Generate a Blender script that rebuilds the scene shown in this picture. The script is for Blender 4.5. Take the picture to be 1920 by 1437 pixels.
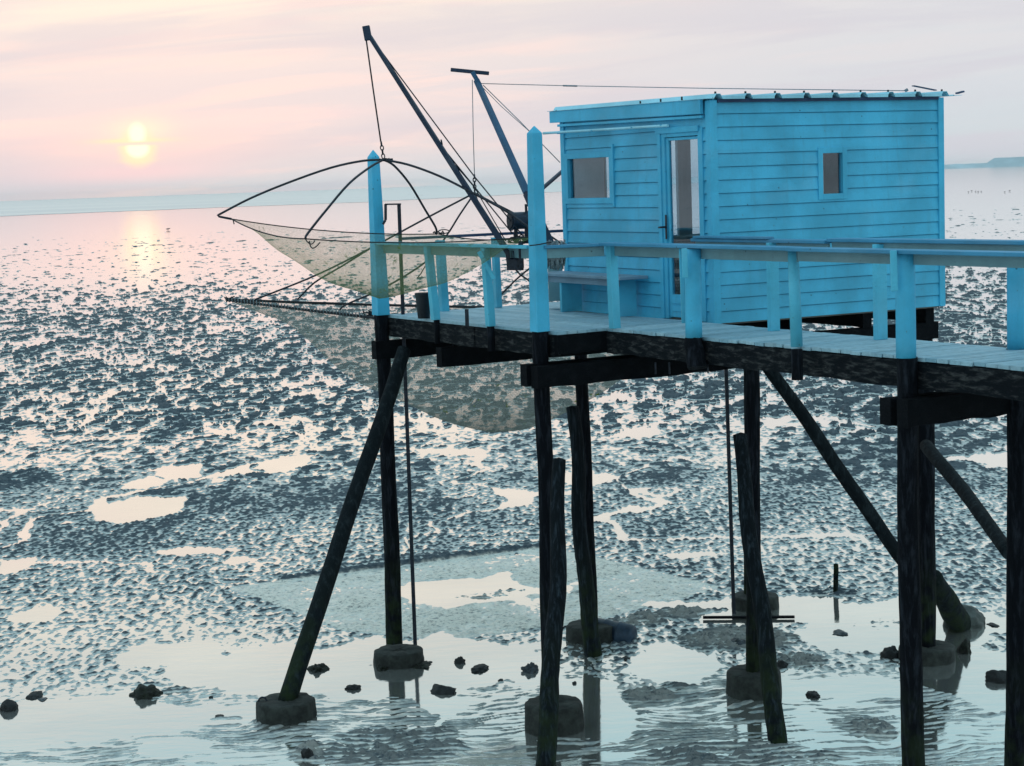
import bpy, math, random
import numpy as np
from mathutils import Vector, Matrix
PI = math.pi
for o in list(bpy.data.objects):
    bpy.data.objects.remove(o)
scene = bpy.context.scene
COL = scene.collection

# ------------------------------------------------------------------ camera
FPX = 3400.0
HCAM = 6.1
pit = math.atan(376 / FPX)
rol = math.atan(0.035)
R0 = Vector((1, 0, 0)); FW = Vector((0, math.cos(pit), -math.sin(pit))); U0 = Vector((0, math.sin(pit), math.cos(pit)))
RT = R0 * math.cos(rol) - U0 * math.sin(rol)
UP = R0 * math.sin(rol) + U0 * math.cos(rol)
cam = bpy.data.cameras.new("camera"); camo = bpy.data.objects.new("camera", cam); COL.objects.link(camo)
cam.sensor_width = 36; cam.lens = FPX / 1920 * 36
cam.clip_start = 0.2; cam.clip_end = 60000
camo.matrix_world = Matrix(((RT.x, UP.x, -FW.x, 0), (RT.y, UP.y, -FW.y, 0), (RT.z, UP.z, -FW.z, HCAM), (0, 0, 0, 1)))
scene.camera = camo
CAM = Vector((0, 0, HCAM))


def ray(x, y):
    return RT * ((x - 960) / FPX) - UP * ((y - 718.5) / FPX) + FW


def atz(x, y, z):           # surveyed point of the photograph on the level z
    d = ray(x, y); return CAM + d * ((z - HCAM) / d.z)


def aty(x, y, Y):           # surveyed point of the photograph at the distance Y
    d = ray(x, y); return CAM + d * (Y / d.y)


# ------------------------------------------------------------------ world, sun, exposure
SUN = ray(258, 262).normalized()
SAZ = math.atan2(SUN.x, SUN.y); SEL = math.asin(SUN.z)
W = bpy.data.worlds.new("World"); scene.world = W; W.use_nodes = True


class NT:
    """small helper for node trees"""
    def __init__(s, tree):
        s.t = tree; s.n = tree.nodes; s.l = tree.links
        for x in list(s.n): s.n.remove(x)

    def node(s, typ, **kw):
        n = s.n.new(typ)
        for k, v in kw.items(): setattr(n, k, v)
        return n

    def put(s, sock, v):
        if isinstance(v, bpy.types.NodeSocket): s.l.new(v, sock)
        elif v is not None: sock.default_value = v

    def m(s, op, a, b=None, c=None, clamp=False):
        n = s.node('ShaderNodeMath', operation=op, use_clamp=clamp)
        s.put(n.inputs[0], a)
        if b is not None: s.put(n.inputs[1], b)
        if c is not None: s.put(n.inputs[2], c)
        return n.outputs[0]

    def mix(s, f, a, b, mode='MIX'):
        n = s.node('ShaderNodeMix', data_type='RGBA', blend_type=mode)
        s.put(n.inputs[0], f)
        s.put(n.inputs[6], a if isinstance(a, bpy.types.NodeSocket) else (*a, 1))
        s.put(n.inputs[7], b if isinstance(b, bpy.types.NodeSocket) else (*b, 1))
        return n.outputs[2]

    def ramp(s, f, stops, interp='LINEAR'):
        n = s.node('ShaderNodeValToRGB'); r = n.color_ramp; r.interpolation = interp
        while len(r.elements) > 1: r.elements.remove(r.elements[-1])
        r.elements[0].position = stops[0][0]; r.elements[0].color = (*stops[0][1], 1)
        for p, c in stops[1:]:
            e = r.elements.new(p); e.color = (*c, 1)
        s.put(n.inputs[0], f)
        return n.outputs[0]

    def step(s, v, a, b):
        n = s.node('ShaderNodeMapRange', interpolation_type='SMOOTHSTEP')
        s.put(n.inputs[0], v); n.inputs[1].default_value = a; n.inputs[2].default_value = b
        return n.outputs[0]

    def noise(s, vec, scale, detail=4, rough=0.55, dist=0.0):
        n = s.node('ShaderNodeTexNoise'); s.put(n.inputs['Vector'], vec)
        n.inputs['Scale'].default_value = scale; n.inputs['Detail'].default_value = detail
        n.inputs['Roughness'].default_value = rough; n.inputs['Distortion'].default_value = dist
        return n.outputs[0]

    def mapping(s, vec, scale=(1, 1, 1), loc=(0, 0, 0)):
        n = s.node('ShaderNodeMapping'); s.put(n.inputs[0], vec)
        n.inputs['Scale'].default_value = scale; n.inputs['Location'].default_value = loc
        return n.outputs[0]


w = NT(W.node_tree)
tc = w.node('ShaderNodeTexCoord'); sep = w.node('ShaderNodeSeparateXYZ'); w.l.new(tc.outputs['Generated'], sep.inputs[0])
dx, dy, dz = sep.outputs
az = w.m('ARCTAN2', dx, dy); el = w.m('ARCSINE', dz)
elc = w.m('MAXIMUM', el, 0.0)
t = w.m('DIVIDE', elc, 1.0, clamp=True)       # ramp position = elevation in radians
cool = w.ramp(t, [(0.0, (.60, .70, .75)), (.012, (.62, .70, .745)), (.045, (.67, .715, .765)), (.10, (.735, .735, .765)), (.16, (.78, .785, .78)),
                  (.23, (.72, .785, .78)), (.31, (.44, .69, .77)), (.6, (.50, .84, .97)), (1.0, (.62, .84, .95))])
warm = w.ramp(t, [(0.0, (.60, .70, .75)), (.009, (.67, .705, .745)), (.022, (.73, .70, .73)), (.035, (.75, .71, .74)), (.055, (.76, .715, .745)), (.075, (.84, .755, .745)),
                  (.10, (.97, .86, .76)), (.15, (.95, .87, .76)), (.21, (.88, .83, .74)), (.27, (.66, .74, .75)), (.32, (.45, .69, .77)), (.6, (.50, .84, .97)), (1.0, (.62, .84, .95))])
daz = w.m('ABSOLUTE', w.m('SUBTRACT', az, SAZ))
wf = w.m('SUBTRACT', 1.0, w.step(daz, 0.05, 0.46))
base = w.mix(wf, cool, warm)
# streaks of thin cloud
cv = w.node('ShaderNodeCombineXYZ'); w.put(cv.inputs[0], w.m('MULTIPLY', az, 3.0)); w.put(cv.inputs[1], w.m('MULTIPLY', w.m('ADD', el, w.m('MULTIPLY', az, -0.06)), 34.0))
st = w.noise(cv.outputs[0], 1.9, 6, .58, .5)
stm = w.m('MULTIPLY', w.step(st, .46, .66), w.m('SUBTRACT', 1.0, w.step(el, .15, .35)))
base = w.mix(w.m('MULTIPLY', stm, w.m('ADD', w.m('MULTIPLY', wf, .70), .08)), base, (.98, .77, .73))


st2 = w.noise(w.mapping(cv.outputs[0], (1, 1, 1), (7, 3, 0)), 1.3, 5, .55, .6)
base = w.mix(w.m('MULTIPLY', w.m('MULTIPLY', w.step(st2, .42, .62), w.m('SUBTRACT', 1.0, w.step(el, .07, .15))), .7), base, (.65, .65, .72))


def blob(a0, e0, sa, se, amp, tilt=0.0):
    u = w.m('DIVIDE', w.m('SUBTRACT', az, a0), sa)
    v = w.m('DIVIDE', w.m('SUBTRACT', w.m('SUBTRACT', el, e0), w.m('MULTIPLY', w.m('SUBTRACT', az, a0), tilt)), se)
    r2 = w.m('ADD', w.m('MULTIPLY', u, u), w.m('MULTIPLY', v, v))
    return w.m('MULTIPLY', w.m('POWER', 2.718, w.m('MULTIPLY', r2, -1.0)), amp, clamp=True)


def azel(x, y):
    d = ray(x, y).normalized(); return math.atan2(d.x, d.y), math.asin(d.z)


base = w.mix(blob(*azel(262, 268), .062, .013, .75), base, (1.0, .72, .69))
base = w.mix(blob(*azel(420, 225), .075, .0035, .55, .03), base, (1.0, .74, .74))
base = w.mix(blob(*azel(120, 245), .04, .003, .6, .03), base, (1.0, .74, .72))
base = w.mix(blob(*azel(255, 325), .05, .005, .55), base, (1.0, .70, .72))
sn = w.m('MULTIPLY', w.m('SUBTRACT', st, .5), .9)
base = w.mix(w.m('ADD', blob(*azel(262, 244), .016, .0068, .95, .02), w.m('MULTIPLY', sn, 0.0), clamp=True), base, (1.04, .88, .70))
base = w.mix(blob(*azel(248, 264), .018, .0012, .8), base, (1.02, .90, .50))
base = w.mix(blob(*azel(258, 301), .008, .0014, .8), base, (1.02, .88, .55))


def disc(x, y, r1, r2, sq=1.0):
    a0, e0 = azel(x, y)
    u = w.m('SUBTRACT', az, a0); v = w.m('DIVIDE', w.m('SUBTRACT', el, e0), sq)
    r = w.m('SQRT', w.m('ADD', w.m('MULTIPLY', u, u), w.m('MULTIPLY', v, v)))
    return w.m('SUBTRACT', 1.0, w.step(r, r1, r2))


# the sun's disc, cut in two by a thin dark streak of cloud
_, ecut = azel(258, 269)
gap = w.step(w.m('ABSOLUTE', w.m('SUBTRACT', el, ecut)), .0003, .0018)
sd1 = w.m('MULTIPLY', disc(257, 251, .0022, .0062, 1.25), gap)
sd2 = w.m('MULTIPLY', disc(258, 278, .0040, .0076, .85), gap)
base = w.mix(w.m('MULTIPLY', disc(258, 277, .006, .013), gap), base, (1.08, .88, .60))
base = w.mix(w.m('MAXIMUM', sd1, sd2), base, (1.22, 1.12, .86))
# the sky behind the viewer is brighter and bluer than the part in view
back = w.step(dy, 0.25, -0.6)
base = w.mix(back, base, w.mix(1.0, base, (1.0, 1.02, 1.02), 'MULTIPLY'))
base = w.mix(w.step(w.m('MULTIPLY', el, -1.0), 0.0, .03), base, (.25, .30, .33))
sky = w.node('ShaderNodeTexSky', sky_type='NISHITA'); sky.sun_disc = False
sky.sun_elevation = SEL; sky.sun_rotation = SAZ; sky.air_density = 1.0; sky.dust_density = 2.0
bg1 = w.node('ShaderNodeBackground'); w.l.new(sky.outputs[0], bg1.inputs[0]); bg1.inputs[1].default_value = 0.006
bg2 = w.node('ShaderNodeBackground'); w.l.new(base, bg2.inputs[0]); bg2.inputs[1].default_value = 0.94
adds = w.node('ShaderNodeAddShader'); w.l.new(bg1.outputs[0], adds.inputs[0]); w.l.new(bg2.outputs[0], adds.inputs[1])
wo = w.node('ShaderNodeOutputWorld'); w.l.new(adds.outputs[0], wo.inputs[0])

sl = bpy.data.lights.new("sun", 'SUN'); slo = bpy.data.objects.new("sun", sl); COL.objects.link(slo)
sl.energy = 0.00008; sl.angle = math.radians(1.5); sl.color = (1.0, .58, .34)
slo.rotation_euler = (-SUN).to_track_quat('-Z', 'Y').to_euler(); slo.location = (-20, 60, 20)
scene.view_settings.view_transform = 'Standard'; scene.view_settings.look = 'None'
scene.view_settings.exposure = 0.10; scene.view_settings.gamma = 1.0


# ------------------------------------------------------------------ materials
def mat(name):
    m = bpy.data.materials.new(name); m.use_nodes = True
    return m, NT(m.node_tree)


def finish(n, col, rough=.6, metal=0.0, spec=.5, bump=None, bd=.01, bs=.6):
    b = n.node('ShaderNodeBsdfPrincipled'); o = n.node('ShaderNodeOutputMaterial')
    n.put(b.inputs['Base Color'], col if isinstance(col, bpy.types.NodeSocket) else (*col, 1))
    n.put(b.inputs['Roughness'], rough); n.put(b.inputs['Metallic'], metal)
    n.put(b.inputs['Specular IOR Level'], spec)
    if bump is not None:
        bn = n.node('ShaderNodeBump'); bn.inputs['Strength'].default_value = bs; bn.inputs['Distance'].default_value = bd
        n.put(bn.inputs['Height'], bump); n.l.new(bn.outputs[0], b.inputs['Normal'])
    n.l.new(b.outputs[0], o.inputs[0])
    return b


def objco(n):
    return n.node('ShaderNodeTexCoord').outputs['Object']


def paint(name, c, wear=.25, wearcol=(.10, .12, .12), rough=.55):
    """weathered gloss paint on wood: uneven coat, grain, chips"""
    m, n = mat(name); co = objco(n)
    a = n.noise(co, 1.7, 5); g = n.noise(n.mapping(co, (6, 6, 6)), 9, 6, .7)
    c1 = tuple(x * .80 for x in c); c2 = tuple(min(1, x * 1.12) for x in c)
    col = n.mix(n.step(a, .3, .7), c1, c2)
    col = n.mix(n.m('MULTIPLY', n.step(g, .45, .75), .22), col, tuple(x * .6 for x in c))
    isl = n.node('ShaderNodeNewGeometry').outputs['Random Per Island']
    col = n.mix(n.m('MULTIPLY', isl, .16), col, tuple(min(1, x * .62 + .02) for x in c))
    stk = n.noise(n.mapping(co, (9, 9, .7)), 1.6, 5, .6)
    col = n.mix(n.m('MULTIPLY', n.step(stk, .52, .74), .30), col, tuple(x * .55 + .03 for x in c))
    fad = n.noise(n.mapping(co, (1, 1, 2)), .9, 4, .6)
    col = n.mix(n.m('MULTIPLY', n.step(fad, .5, .72), .28), col, tuple(min(1, x * .8 + .14) for x in c))
    ch = n.m('MULTIPLY', n.step(n.noise(co, 26, 5, .7), .66, .70), wear)
    col = n.mix(ch, col, wearcol)
    dot = n.node('ShaderNodeTexVoronoi'); n.l.new(co, dot.inputs['Vector']); dot.inputs['Scale'].default_value = 5.5
    col = n.mix(n.m('MULTIPLY', n.m('SUBTRACT', 1.0, n.step(dot.outputs['Distance'], .035, .07)), .7), col, (.02, .04, .05))
    finish(n, col, rough, 0, .35, n.m('ADD', g, n.noise(co, 90, 3)), .004, .35)
    return m


M = {}
M['blue'] = paint('blue_paint', (.070, .455, .69), .6)
M['blue_trim'] = paint('blue_trim_paint', (.066, .455, .69), .5)
M['blue_rail'] = paint('blue_rail_paint', (.095, .49, .67), .8)
M['blue_rail_edge'] = paint('blue_rail_edge_paint', (.05, .26, .44), .5)
M['pale_rail'] = paint('pale_rail_paint', (.16, .30, .34), .8)
M['steel_blue'] = paint('steel_blue_paint', (.012, .028, .062), .6, (.02, .015, .015))
M['slate'] = paint('slate_blue_steel_paint', (.035, .11, .21), .5)
M['roof'] = paint('pale_blue_roof_metal', (.33, .68, .82), .25, rough=.4)
M['roof_dark'] = paint('dark_roof_edge', (.02, .05, .12), .2)
M['bench'] = paint('grey_blue_bench_wood', (.19, .29, .38), .7)
M['interior'] = paint('brown_interior_wood', (.12, .115, .105), .2)
M['grey_panel'] = paint('grey_interior_panel', (.42, .53, .58), .2)
M['cabinet'] = paint('grey_brown_cabinet', (.14, .12, .085), .2)
M['white'] = paint('white_paint', (.75, .78, .78), .2)


def mk_deck(name, c1, c2):
    m, n = mat(name); co = objco(n)
    isl = n.node('ShaderNodeNewGeometry').outputs['Random Per Island']
    col = n.mix(isl, c1, c2)
    g = n.noise(co, 14, 7, .7); s = n.noise(co, 1.1, 4)
    col = n.mix(n.m('MULTIPLY', n.step(g, .4, .75), .5), col, (.10, .14, .17))
    col = n.mix(n.m('MULTIPLY', n.step(s, .5, .8), .35), col, (.16, .19, .20))
    finish(n, col, .6, 0, .4, g, .006, .5); return m


M['deck'] = mk_deck('worn_blue_decking', (.22, .39, .48), (.36, .53, .61))


def mk_wood(name, dark, light, amt, scale=(3, 3, .6), algae=True, zc=True):
    m, n = mat(name); co = objco(n)
    st_ = n.noise(n.mapping(co, scale), 4, 7, .68, .3)
    col = n.mix(n.m('MULTIPLY', n.step(st_, .46, .70), amt), dark, light)
    if algae:
        gm = n.node('ShaderNodeNewGeometry'); sp = n.node('ShaderNodeSeparateXYZ'); n.l.new(gm.outputs['Position'], sp.inputs[0])
        lo = n.m('SUBTRACT', 1.0, n.step(n.m('ADD', sp.outputs[2], n.m('MULTIPLY', n.noise(co, 3, 4), 1.2)), .6, 2.4))
        col = n.mix(n.m('MULTIPLY', lo, n.m('MULTIPLY', n.step(n.noise(co, 6, 5), .35, .65), .75)), col, (.026, .040, .014))
    finish(n, col, .8, 0, .10, n.noise(n.mapping(co, scale), 22, 6, .7), .02, .8)
    return m


M['pile'] = mk_wood('black_wet_pile_wood', (.003, .004, .007), (.026, .031, .042), .8, (5, 5, .7))
M['beam'] = mk_wood('weathered_black_beam', (.005, .007, .010), (.075, .075, .075), .9, (1.4, 1.4, 6), False)
M['under'] = mk_wood('dark_underside_timber', (.003, .004, .006), (.010, .011, .014), .6, (2, 2, 2), False)
M['log'] = mk_wood('grey_leaning_log', (.006, .009, .012), (.035, .050, .065), .9, (7, 7, .5))
M['brace'] = mk_wood('slanting_brace_log', (.007, .011, .014), (.026, .036, .042), .9, (4, 4, 1.2))


def simple(name, c, rough=.6, metal=0.0, nz=12, var=.4, bd=.01, spec=.4):
    m, n = mat(name); co = objco(n)
    g = n.noise(co, nz, 6, .65)
    col = n.mix(n.step(g, .35, .68), tuple(x * (1 - var) for x in c), tuple(x * (1 + var) for x in c))
    finish(n, col, rough, metal, spec, g, bd, .7); return m


M['concrete'] = simple('wet_concrete', (.020, .023, .020), .8, 0, 8, .6, .03)
M['iron'] = simple('dark_iron', (.018, .022, .034), .5, .3, 20, .4)
M['rope'] = simple('dark_rope', (.025, .026, .030), .9, 0, 60, .4)
M['paler_rope'] = simple('grey_rope', (.16, .20, .22), .9, 0, 60, .4)
M['galv'] = simple('galvanised_cable', (.22, .26, .30), .5, .4, 40, .3)
M['bucket'] = simple('black_plastic', (.010, .014, .022), .4, 0, 9, .3)
M['winch'] = simple('dark_blue_winch', (.010, .024, .048), .45, .2, 14, .5)
M['rock'] = simple('wet_dark_rock', (.009, .010, .011), .7, 0, 7, .6, .05)
M['weed'] = simple('weed_covered_rock', (.008, .011, .006), .7, 0, 16, .7, .06)
M['mudrock'] = simple('mud_lump', (.035, .045, .055), .45, 0, 14, .5, .05)
M['paler_rock'] = simple('pale_wet_stone', (.05, .06, .055), .55, 0, 6, .5, .05)
M['drum'] = simple('blue_black_drum', (.020, .040, .070), .5, 0, 6, .3)
M['bird'] = simple('bird_feathers', (.05, .055, .06), .8, 0, 6, .3)
M['land'] = simple('haze_paled_land', (.46, .56, .61), .9, 0, .004, .2)  # base colour paled so the coast fades as if in haze
M['screw'] = simple('screw_metal', (.02, .025, .03), .5, .3)

# window glass: clear, reflecting more at a slant
m, n = mat('window_glass'); M['glass'] = m
tr = n.node('ShaderNodeBsdfTransparent'); tr.inputs[0].default_value = (.80, .88, .92, 1)
gl = n.node('ShaderNodeBsdfGlossy'); gl.inputs['Roughness'].default_value = .02; gl.inputs[0].default_value = (.9, .95, 1, 1)
fr = n.node('ShaderNodeLayerWeight'); fr.inputs[0].default_value = .5
mx = n.node('ShaderNodeMixShader'); n.l.new(n.m('ADD', n.m('MULTIPLY', n.m('POWER', fr.outputs['Facing'], 4.0), .5), .07), mx.inputs[0]); n.l.new(tr.outputs[0], mx.inputs[1]); n.l.new(gl.outputs[0], mx.inputs[2])
o = n.node('ShaderNodeOutputMaterial'); n.l.new(mx.outputs[0], o.inputs[0])


def mk_net(name, c, lo, hi, grid, weedc):
    m, n = mat(name); uv = n.node('ShaderNodeTexCoord').outputs['UV']; co = objco(n)
    sp = n.node('ShaderNodeSeparateXYZ'); n.l.new(uv, sp.inputs[0])
    def line(v):
        f_ = n.m('ABSOLUTE', n.m('SUBTRACT', n.m('FRACT', n.m('MULTIPLY', v, grid)), .5))
        return n.step(f_, .30, .5)
    g = n.m('MAXIMUM', line(sp.outputs[0]), line(sp.outputs[1]))
    big = n.noise(co, 1.3, 5, .6); fine = n.noise(co, 42, 3, .7)
    wd = n.m('MULTIPLY', n.step(n.noise(co, 5.5, 5, .7, .6), .61, .66), n.step(big, .45, .58))
    a = n.m('ADD', lo, n.m('MULTIPLY', g, hi - lo))
    a = n.m('ADD', a, n.m('MULTIPLY', n.m('SUBTRACT', big, .5), .45))
    a = n.m('ADD', a, n.m('MULTIPLY', n.m('SUBTRACT', fine, .5), .5))
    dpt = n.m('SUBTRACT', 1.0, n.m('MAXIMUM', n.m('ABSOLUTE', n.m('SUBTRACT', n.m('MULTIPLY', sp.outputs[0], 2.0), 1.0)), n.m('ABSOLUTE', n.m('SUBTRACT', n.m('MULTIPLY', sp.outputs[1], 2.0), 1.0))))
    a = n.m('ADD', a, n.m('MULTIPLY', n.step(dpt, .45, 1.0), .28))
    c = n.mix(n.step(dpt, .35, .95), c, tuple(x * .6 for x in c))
    lw = n.node('ShaderNodeLayerWeight'); lw.inputs[0].default_value = .5
    a = n.m('ADD', a, n.m('MULTIPLY', n.m('POWER', lw.outputs['Facing'], 3.0), .30))
    a = n.m('ADD', a, n.m('MULTIPLY', wd, .45), clamp=True)
    col = n.mix(wd, c, weedc)
    df = n.node('ShaderNodeBsdfDiffuse'); n.l.new(col, df.inputs[0])
    tl = n.node('ShaderNodeBsdfTranslucent'); n.l.new(col, tl.inputs[0])
    ad = n.node('ShaderNodeMixShader'); ad.inputs[0].default_value = .5; n.l.new(df.outputs[0], ad.inputs[1]); n.l.new(tl.outputs[0], ad.inputs[2])
    tr = n.node('ShaderNodeBsdfTransparent')
    mx = n.node('ShaderNodeMixShader'); n.l.new(a, mx.inputs[0]); n.l.new(tr.outputs[0], mx.inputs[1]); n.l.new(ad.outputs[0], mx.inputs[2])
    o = n.node('ShaderNodeOutputMaterial'); n.l.new(mx.outputs[0], o.inputs[0])
    return m


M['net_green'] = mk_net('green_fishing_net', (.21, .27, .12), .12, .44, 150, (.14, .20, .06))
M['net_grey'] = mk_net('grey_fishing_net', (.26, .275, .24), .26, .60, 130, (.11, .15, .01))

# water film of the pools
m, n = mat('pool_water'); M['water'] = m
pos = n.node('ShaderNodeNewGeometry').outputs['Position']
wv = n.noise(n.mapping(pos, (1.2, 3.0, 1)), 1.6, 4, .6)
finish(n, n.mix(n.step(n.noise(pos, .35, 4), .35, .7), (.74, .75, .72), (.84, .83, .78)), .055, .90, .5, wv, .02, .09)
# mud: dark and rough where it stands out of the water, wet and shining low down
m, n = mat('tidal_mud'); M['mud'] = m
gm = n.node('ShaderNodeNewGeometry'); pos = gm.outputs['Position']
sp = n.node('ShaderNodeSeparateXYZ'); n.l.new(pos, sp.inputs[0])
nz = n.noise(pos, 3.5, 6, .65)
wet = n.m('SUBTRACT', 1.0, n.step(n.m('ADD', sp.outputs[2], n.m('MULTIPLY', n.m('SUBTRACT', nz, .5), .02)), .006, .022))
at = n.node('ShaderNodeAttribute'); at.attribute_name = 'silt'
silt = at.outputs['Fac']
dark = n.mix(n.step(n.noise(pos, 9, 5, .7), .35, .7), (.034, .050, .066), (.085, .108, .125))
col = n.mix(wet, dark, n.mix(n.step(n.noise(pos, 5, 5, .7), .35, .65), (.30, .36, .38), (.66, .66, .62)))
col = n.mix(n.m('MULTIPLY', silt, n.m('ADD', .15, n.m('MULTIPLY', n.step(n.noise(pos, 13, 5, .8), .36, .52), .8))), col, (.88, .82, .72))
rg = n.m('SUBTRACT', .62, n.m('MULTIPLY', n.m('MAXIMUM', wet, n.m('MULTIPLY', silt, .6)), .36))
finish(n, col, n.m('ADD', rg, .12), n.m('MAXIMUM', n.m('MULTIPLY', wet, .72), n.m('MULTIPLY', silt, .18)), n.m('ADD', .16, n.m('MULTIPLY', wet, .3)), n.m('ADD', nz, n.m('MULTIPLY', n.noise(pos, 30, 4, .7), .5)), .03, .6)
m, n = mat('sea_water'); M['sea'] = m
pos = n.node('ShaderNodeNewGeometry').outputs['Position']
wv = n.noise(n.mapping(pos, (.04, .02, 1)), 1.0, 6, .65)
finish(n, n.mix(n.step(n.noise(n.mapping(pos, (.0015, .02, 1)), 1, 4, .6), .4, .66), (.46, .60, .66), (.64, .75, .77)), .30, .82, .5, wv, 1.2, .5)


# ------------------------------------------------------------------ mesh helpers
class MB:
    def __init__(s):
        s.v = []; s.f = []; s.sm = []; s.uv = None

    def add(s, vs, fs, sm=False):
        k = len(s.v); s.v += [tuple(x) for x in vs]
        for f in fs: s.f.append(tuple(i + k for i in f)); s.sm.append(sm)
        return s

    def frame(s, o, X, Y, Z, x0, x1, y0, y1, z0, z1):
        """box in the axes X, Y, Z"""
        vs = [o + X * a + Y * b + Z * c for c in (z0, z1) for a, b in ((x0, y0), (x1, y0), (x1, y1), (x0, y1))]
        return s.add(vs, [(0, 3, 2, 1), (4, 5, 6, 7), (0, 1, 5, 4), (1, 2, 6, 5), (2, 3, 7, 6), (3, 0, 4, 7)])

    def beam(s, p, q, w, h, up=Vector((0, 0, 1)), w2=None, h2=None):
        p = Vector(p); q = Vector(q); d = (q - p).normalized()
        x = d.cross(up)
        if x.length < 1e-4: x = d.cross(Vector((0, 1, 0)))
        x.normalize(); y = x.cross(d).normalized()
        w2 = w if w2 is None else w2; h2 = h if h2 is None else h2
        vs = [c + x * (a * ww / 2) + y * (b * hh / 2) for c, ww, hh in ((p, w, h), (q, w2, h2)) for a, b in ((-1, -1), (1, -1), (1, 1), (-1, 1))]
        return s.add(vs, [(0, 1, 2, 3), (7, 6, 5, 4), (0, 4, 5, 1), (1, 5, 6, 2), (2, 6, 7, 3), (3, 7, 4, 0)])

    def tube(s, pts, r, n=8, cap=True, smooth=True):
        pts = [Vector(p) for p in pts]
        rs = r if isinstance(r, (list, tuple)) else [r] * len(pts)
        k = len(s.v); ref = None
        for i, p in enumerate(pts):
            d = (pts[min(i + 1, len(pts) - 1)] - pts[max(i - 1, 0)])
            if d.length < 1e-9: d = Vector((0, 0, 1))
            d.normalize()
            if ref is None:
                ref = Vector((1, 0, 0)) if abs(d.x) < .8 else Vector((0, 1, 0))
            x = (ref - d * ref.dot(d)).normalized(); ref = x; y = d.cross(x)
            for j in range(n):
                a = 2 * PI * j / n
                s.v.append(tuple(p + (x * math.cos(a) + y * math.sin(a)) * rs[i]))
        for i in range(len(pts) - 1):
            for j in range(n):
                a = k + i * n + j; b = k + i * n + (j + 1) % n
                s.f.append((a, b, b + n, a + n)); s.sm.append(smooth)
        if cap:
            s.f.append(tuple(k + j for j in reversed(range(n)))); s.sm.append(False)
            e = k + (len(pts) - 1) * n
            s.f.append(tuple(e + j for j in range(n))); s.sm.append(False)
        return s

    def build(s, name, m, parent=None, org=None, bevel=0.0):
        me = bpy.data.meshes.new(name)
        root = parent
        while root is not None and root.parent is not None: root = root.parent
        if parent is not None: base = root.location.copy()
        else: base = Vector(org) if org is not None else Vector((0, 0, 0))
        me.from_pydata([tuple(Vector(v) - base) for v in s.v], [], s.f)
        me.polygons.foreach_set('use_smooth', s.sm)
        if s.uv is not None:
            ul = me.uv_layers.new(name='UVMap')
            for l in me.loops: ul.data[l.index].uv = s.uv[l.vertex_index]
        me.update(); me.validate()
        ob = bpy.data.objects.new(name, me); COL.objects.link(ob)
        me.materials.append(M[m] if isinstance(m, str) else m)
        if parent is not None: ob.parent = parent
        else: ob.location = base
        if bevel:
            bm_ = ob.modifiers.new('bevel', 'BEVEL'); bm_.width = bevel; bm_.segments = 2; bm_.limit_method = 'ANGLE'
        return ob


def tag(o, label=None, cat=None, group=None, kind=None):
    if label: o['label'] = label
    if cat: o['category'] = cat
    if group: o['group'] = group
    if kind: o['kind'] = kind
    return o


def empty(name, loc, label, cat, group=None):
    o = bpy.data.objects.new(name, None); COL.objects.link(o); o.location = Vector(loc); o.empty_display_size = .2
    return tag(o, label, cat, group)


ZV = Vector((0, 0, 1))


def roughlog(p, q, r0, r1, seed, n=14, seg=26, wob=.018, rn=.10):
    """a trunk with slight bends and knots"""
    rnd = random.Random(seed); p = Vector(p); q = Vector(q); mb = MB()
    k = 0; ph = [rnd.uniform(0, 6) for _ in range(6)]
    d = (q - p).normalized(); x = d.cross(Vector((0, 1, .1))).normalized(); y = d.cross(x)
    L = (q - p).length
    for i in range(seg):
        u = i / (seg - 1); c = p.lerp(q, u) + x * (wob * math.sin(u * 5 + ph[0]) + .5 * wob * math.sin(u * 13 + ph[1])) + y * wob * math.sin(u * 6 + ph[2])
        r = r0 + (r1 - r0) * u
        for j in range(n):
            a = 2 * PI * j / n
            rr = r * (1 + rn * .5 * math.sin(2 * a + ph[3] + u * 4) + rn * .35 * math.sin(3 * a + ph[4] - u * 9) + rnd.uniform(-rn, rn) * .35)
            mb.v.append(tuple(c + (x * math.cos(a) + y * math.sin(a)) * rr))
    for i in range(seg - 1):
        for j in range(n):
            a = i * n + j; b = i * n + (j + 1) % n
            mb.f.append((a, b, b + n, a + n)); mb.sm.append(True)
    mb.f.append(tuple(reversed(range(n)))); mb.sm.append(False)
    e = (seg - 1) * n
    mb.v.append(tuple(q + d * r1 * .35))
    for j in range(n):
        mb.f.append((e + j, e + (j + 1) % n, len(mb.v) - 1)); mb.sm.append(True)
    return mb


# ------------------------------------------------------------------ ground
def ss(a, b, x):
    t_ = np.clip((x - a) / (b - a), 0, 1); return t_ * t_ * (3 - 2 * t_)


_ang = np.random.RandomState(5).uniform(0, 2 * PI, 256)
_GX = np.cos(_ang).astype(np.float32); _GY = np.sin(_ang).astype(np.float32)
_P = np.random.RandomState(9).permutation(256).astype(np.int32); _P = np.concatenate([_P, _P])


def gn(x, y, seed=0):
    x = x + seed * 17.31; y = y + seed * 9.77
    xi = np.floor(x).astype(np.int64); yi = np.floor(y).astype(np.int64)
    fx = (x - xi).astype(np.float32); fy = (y - yi).astype(np.float32)
    def g(ix, iy, ax, ay):
        h = _P[(_P[(ix + (iy // 256) * 37) & 255] + iy + (ix // 256) * 91) & 255]
        return _GX[h] * ax + _GY[h] * ay
    u = fx * fx * fx * (fx * (fx * 6 - 15) + 10); v = fy * fy * fy * (fy * (fy * 6 - 15) + 10)
    a = g(xi, yi, fx, fy); b = g(xi + 1, yi, fx - 1, fy); c = g(xi, yi + 1, fx, fy - 1); d = g(xi + 1, yi + 1, fx - 1, fy - 1)
    return (a + (b - a) * u + (c - a) * v + (a - b - c + d) * u * v) * 1.5


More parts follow.
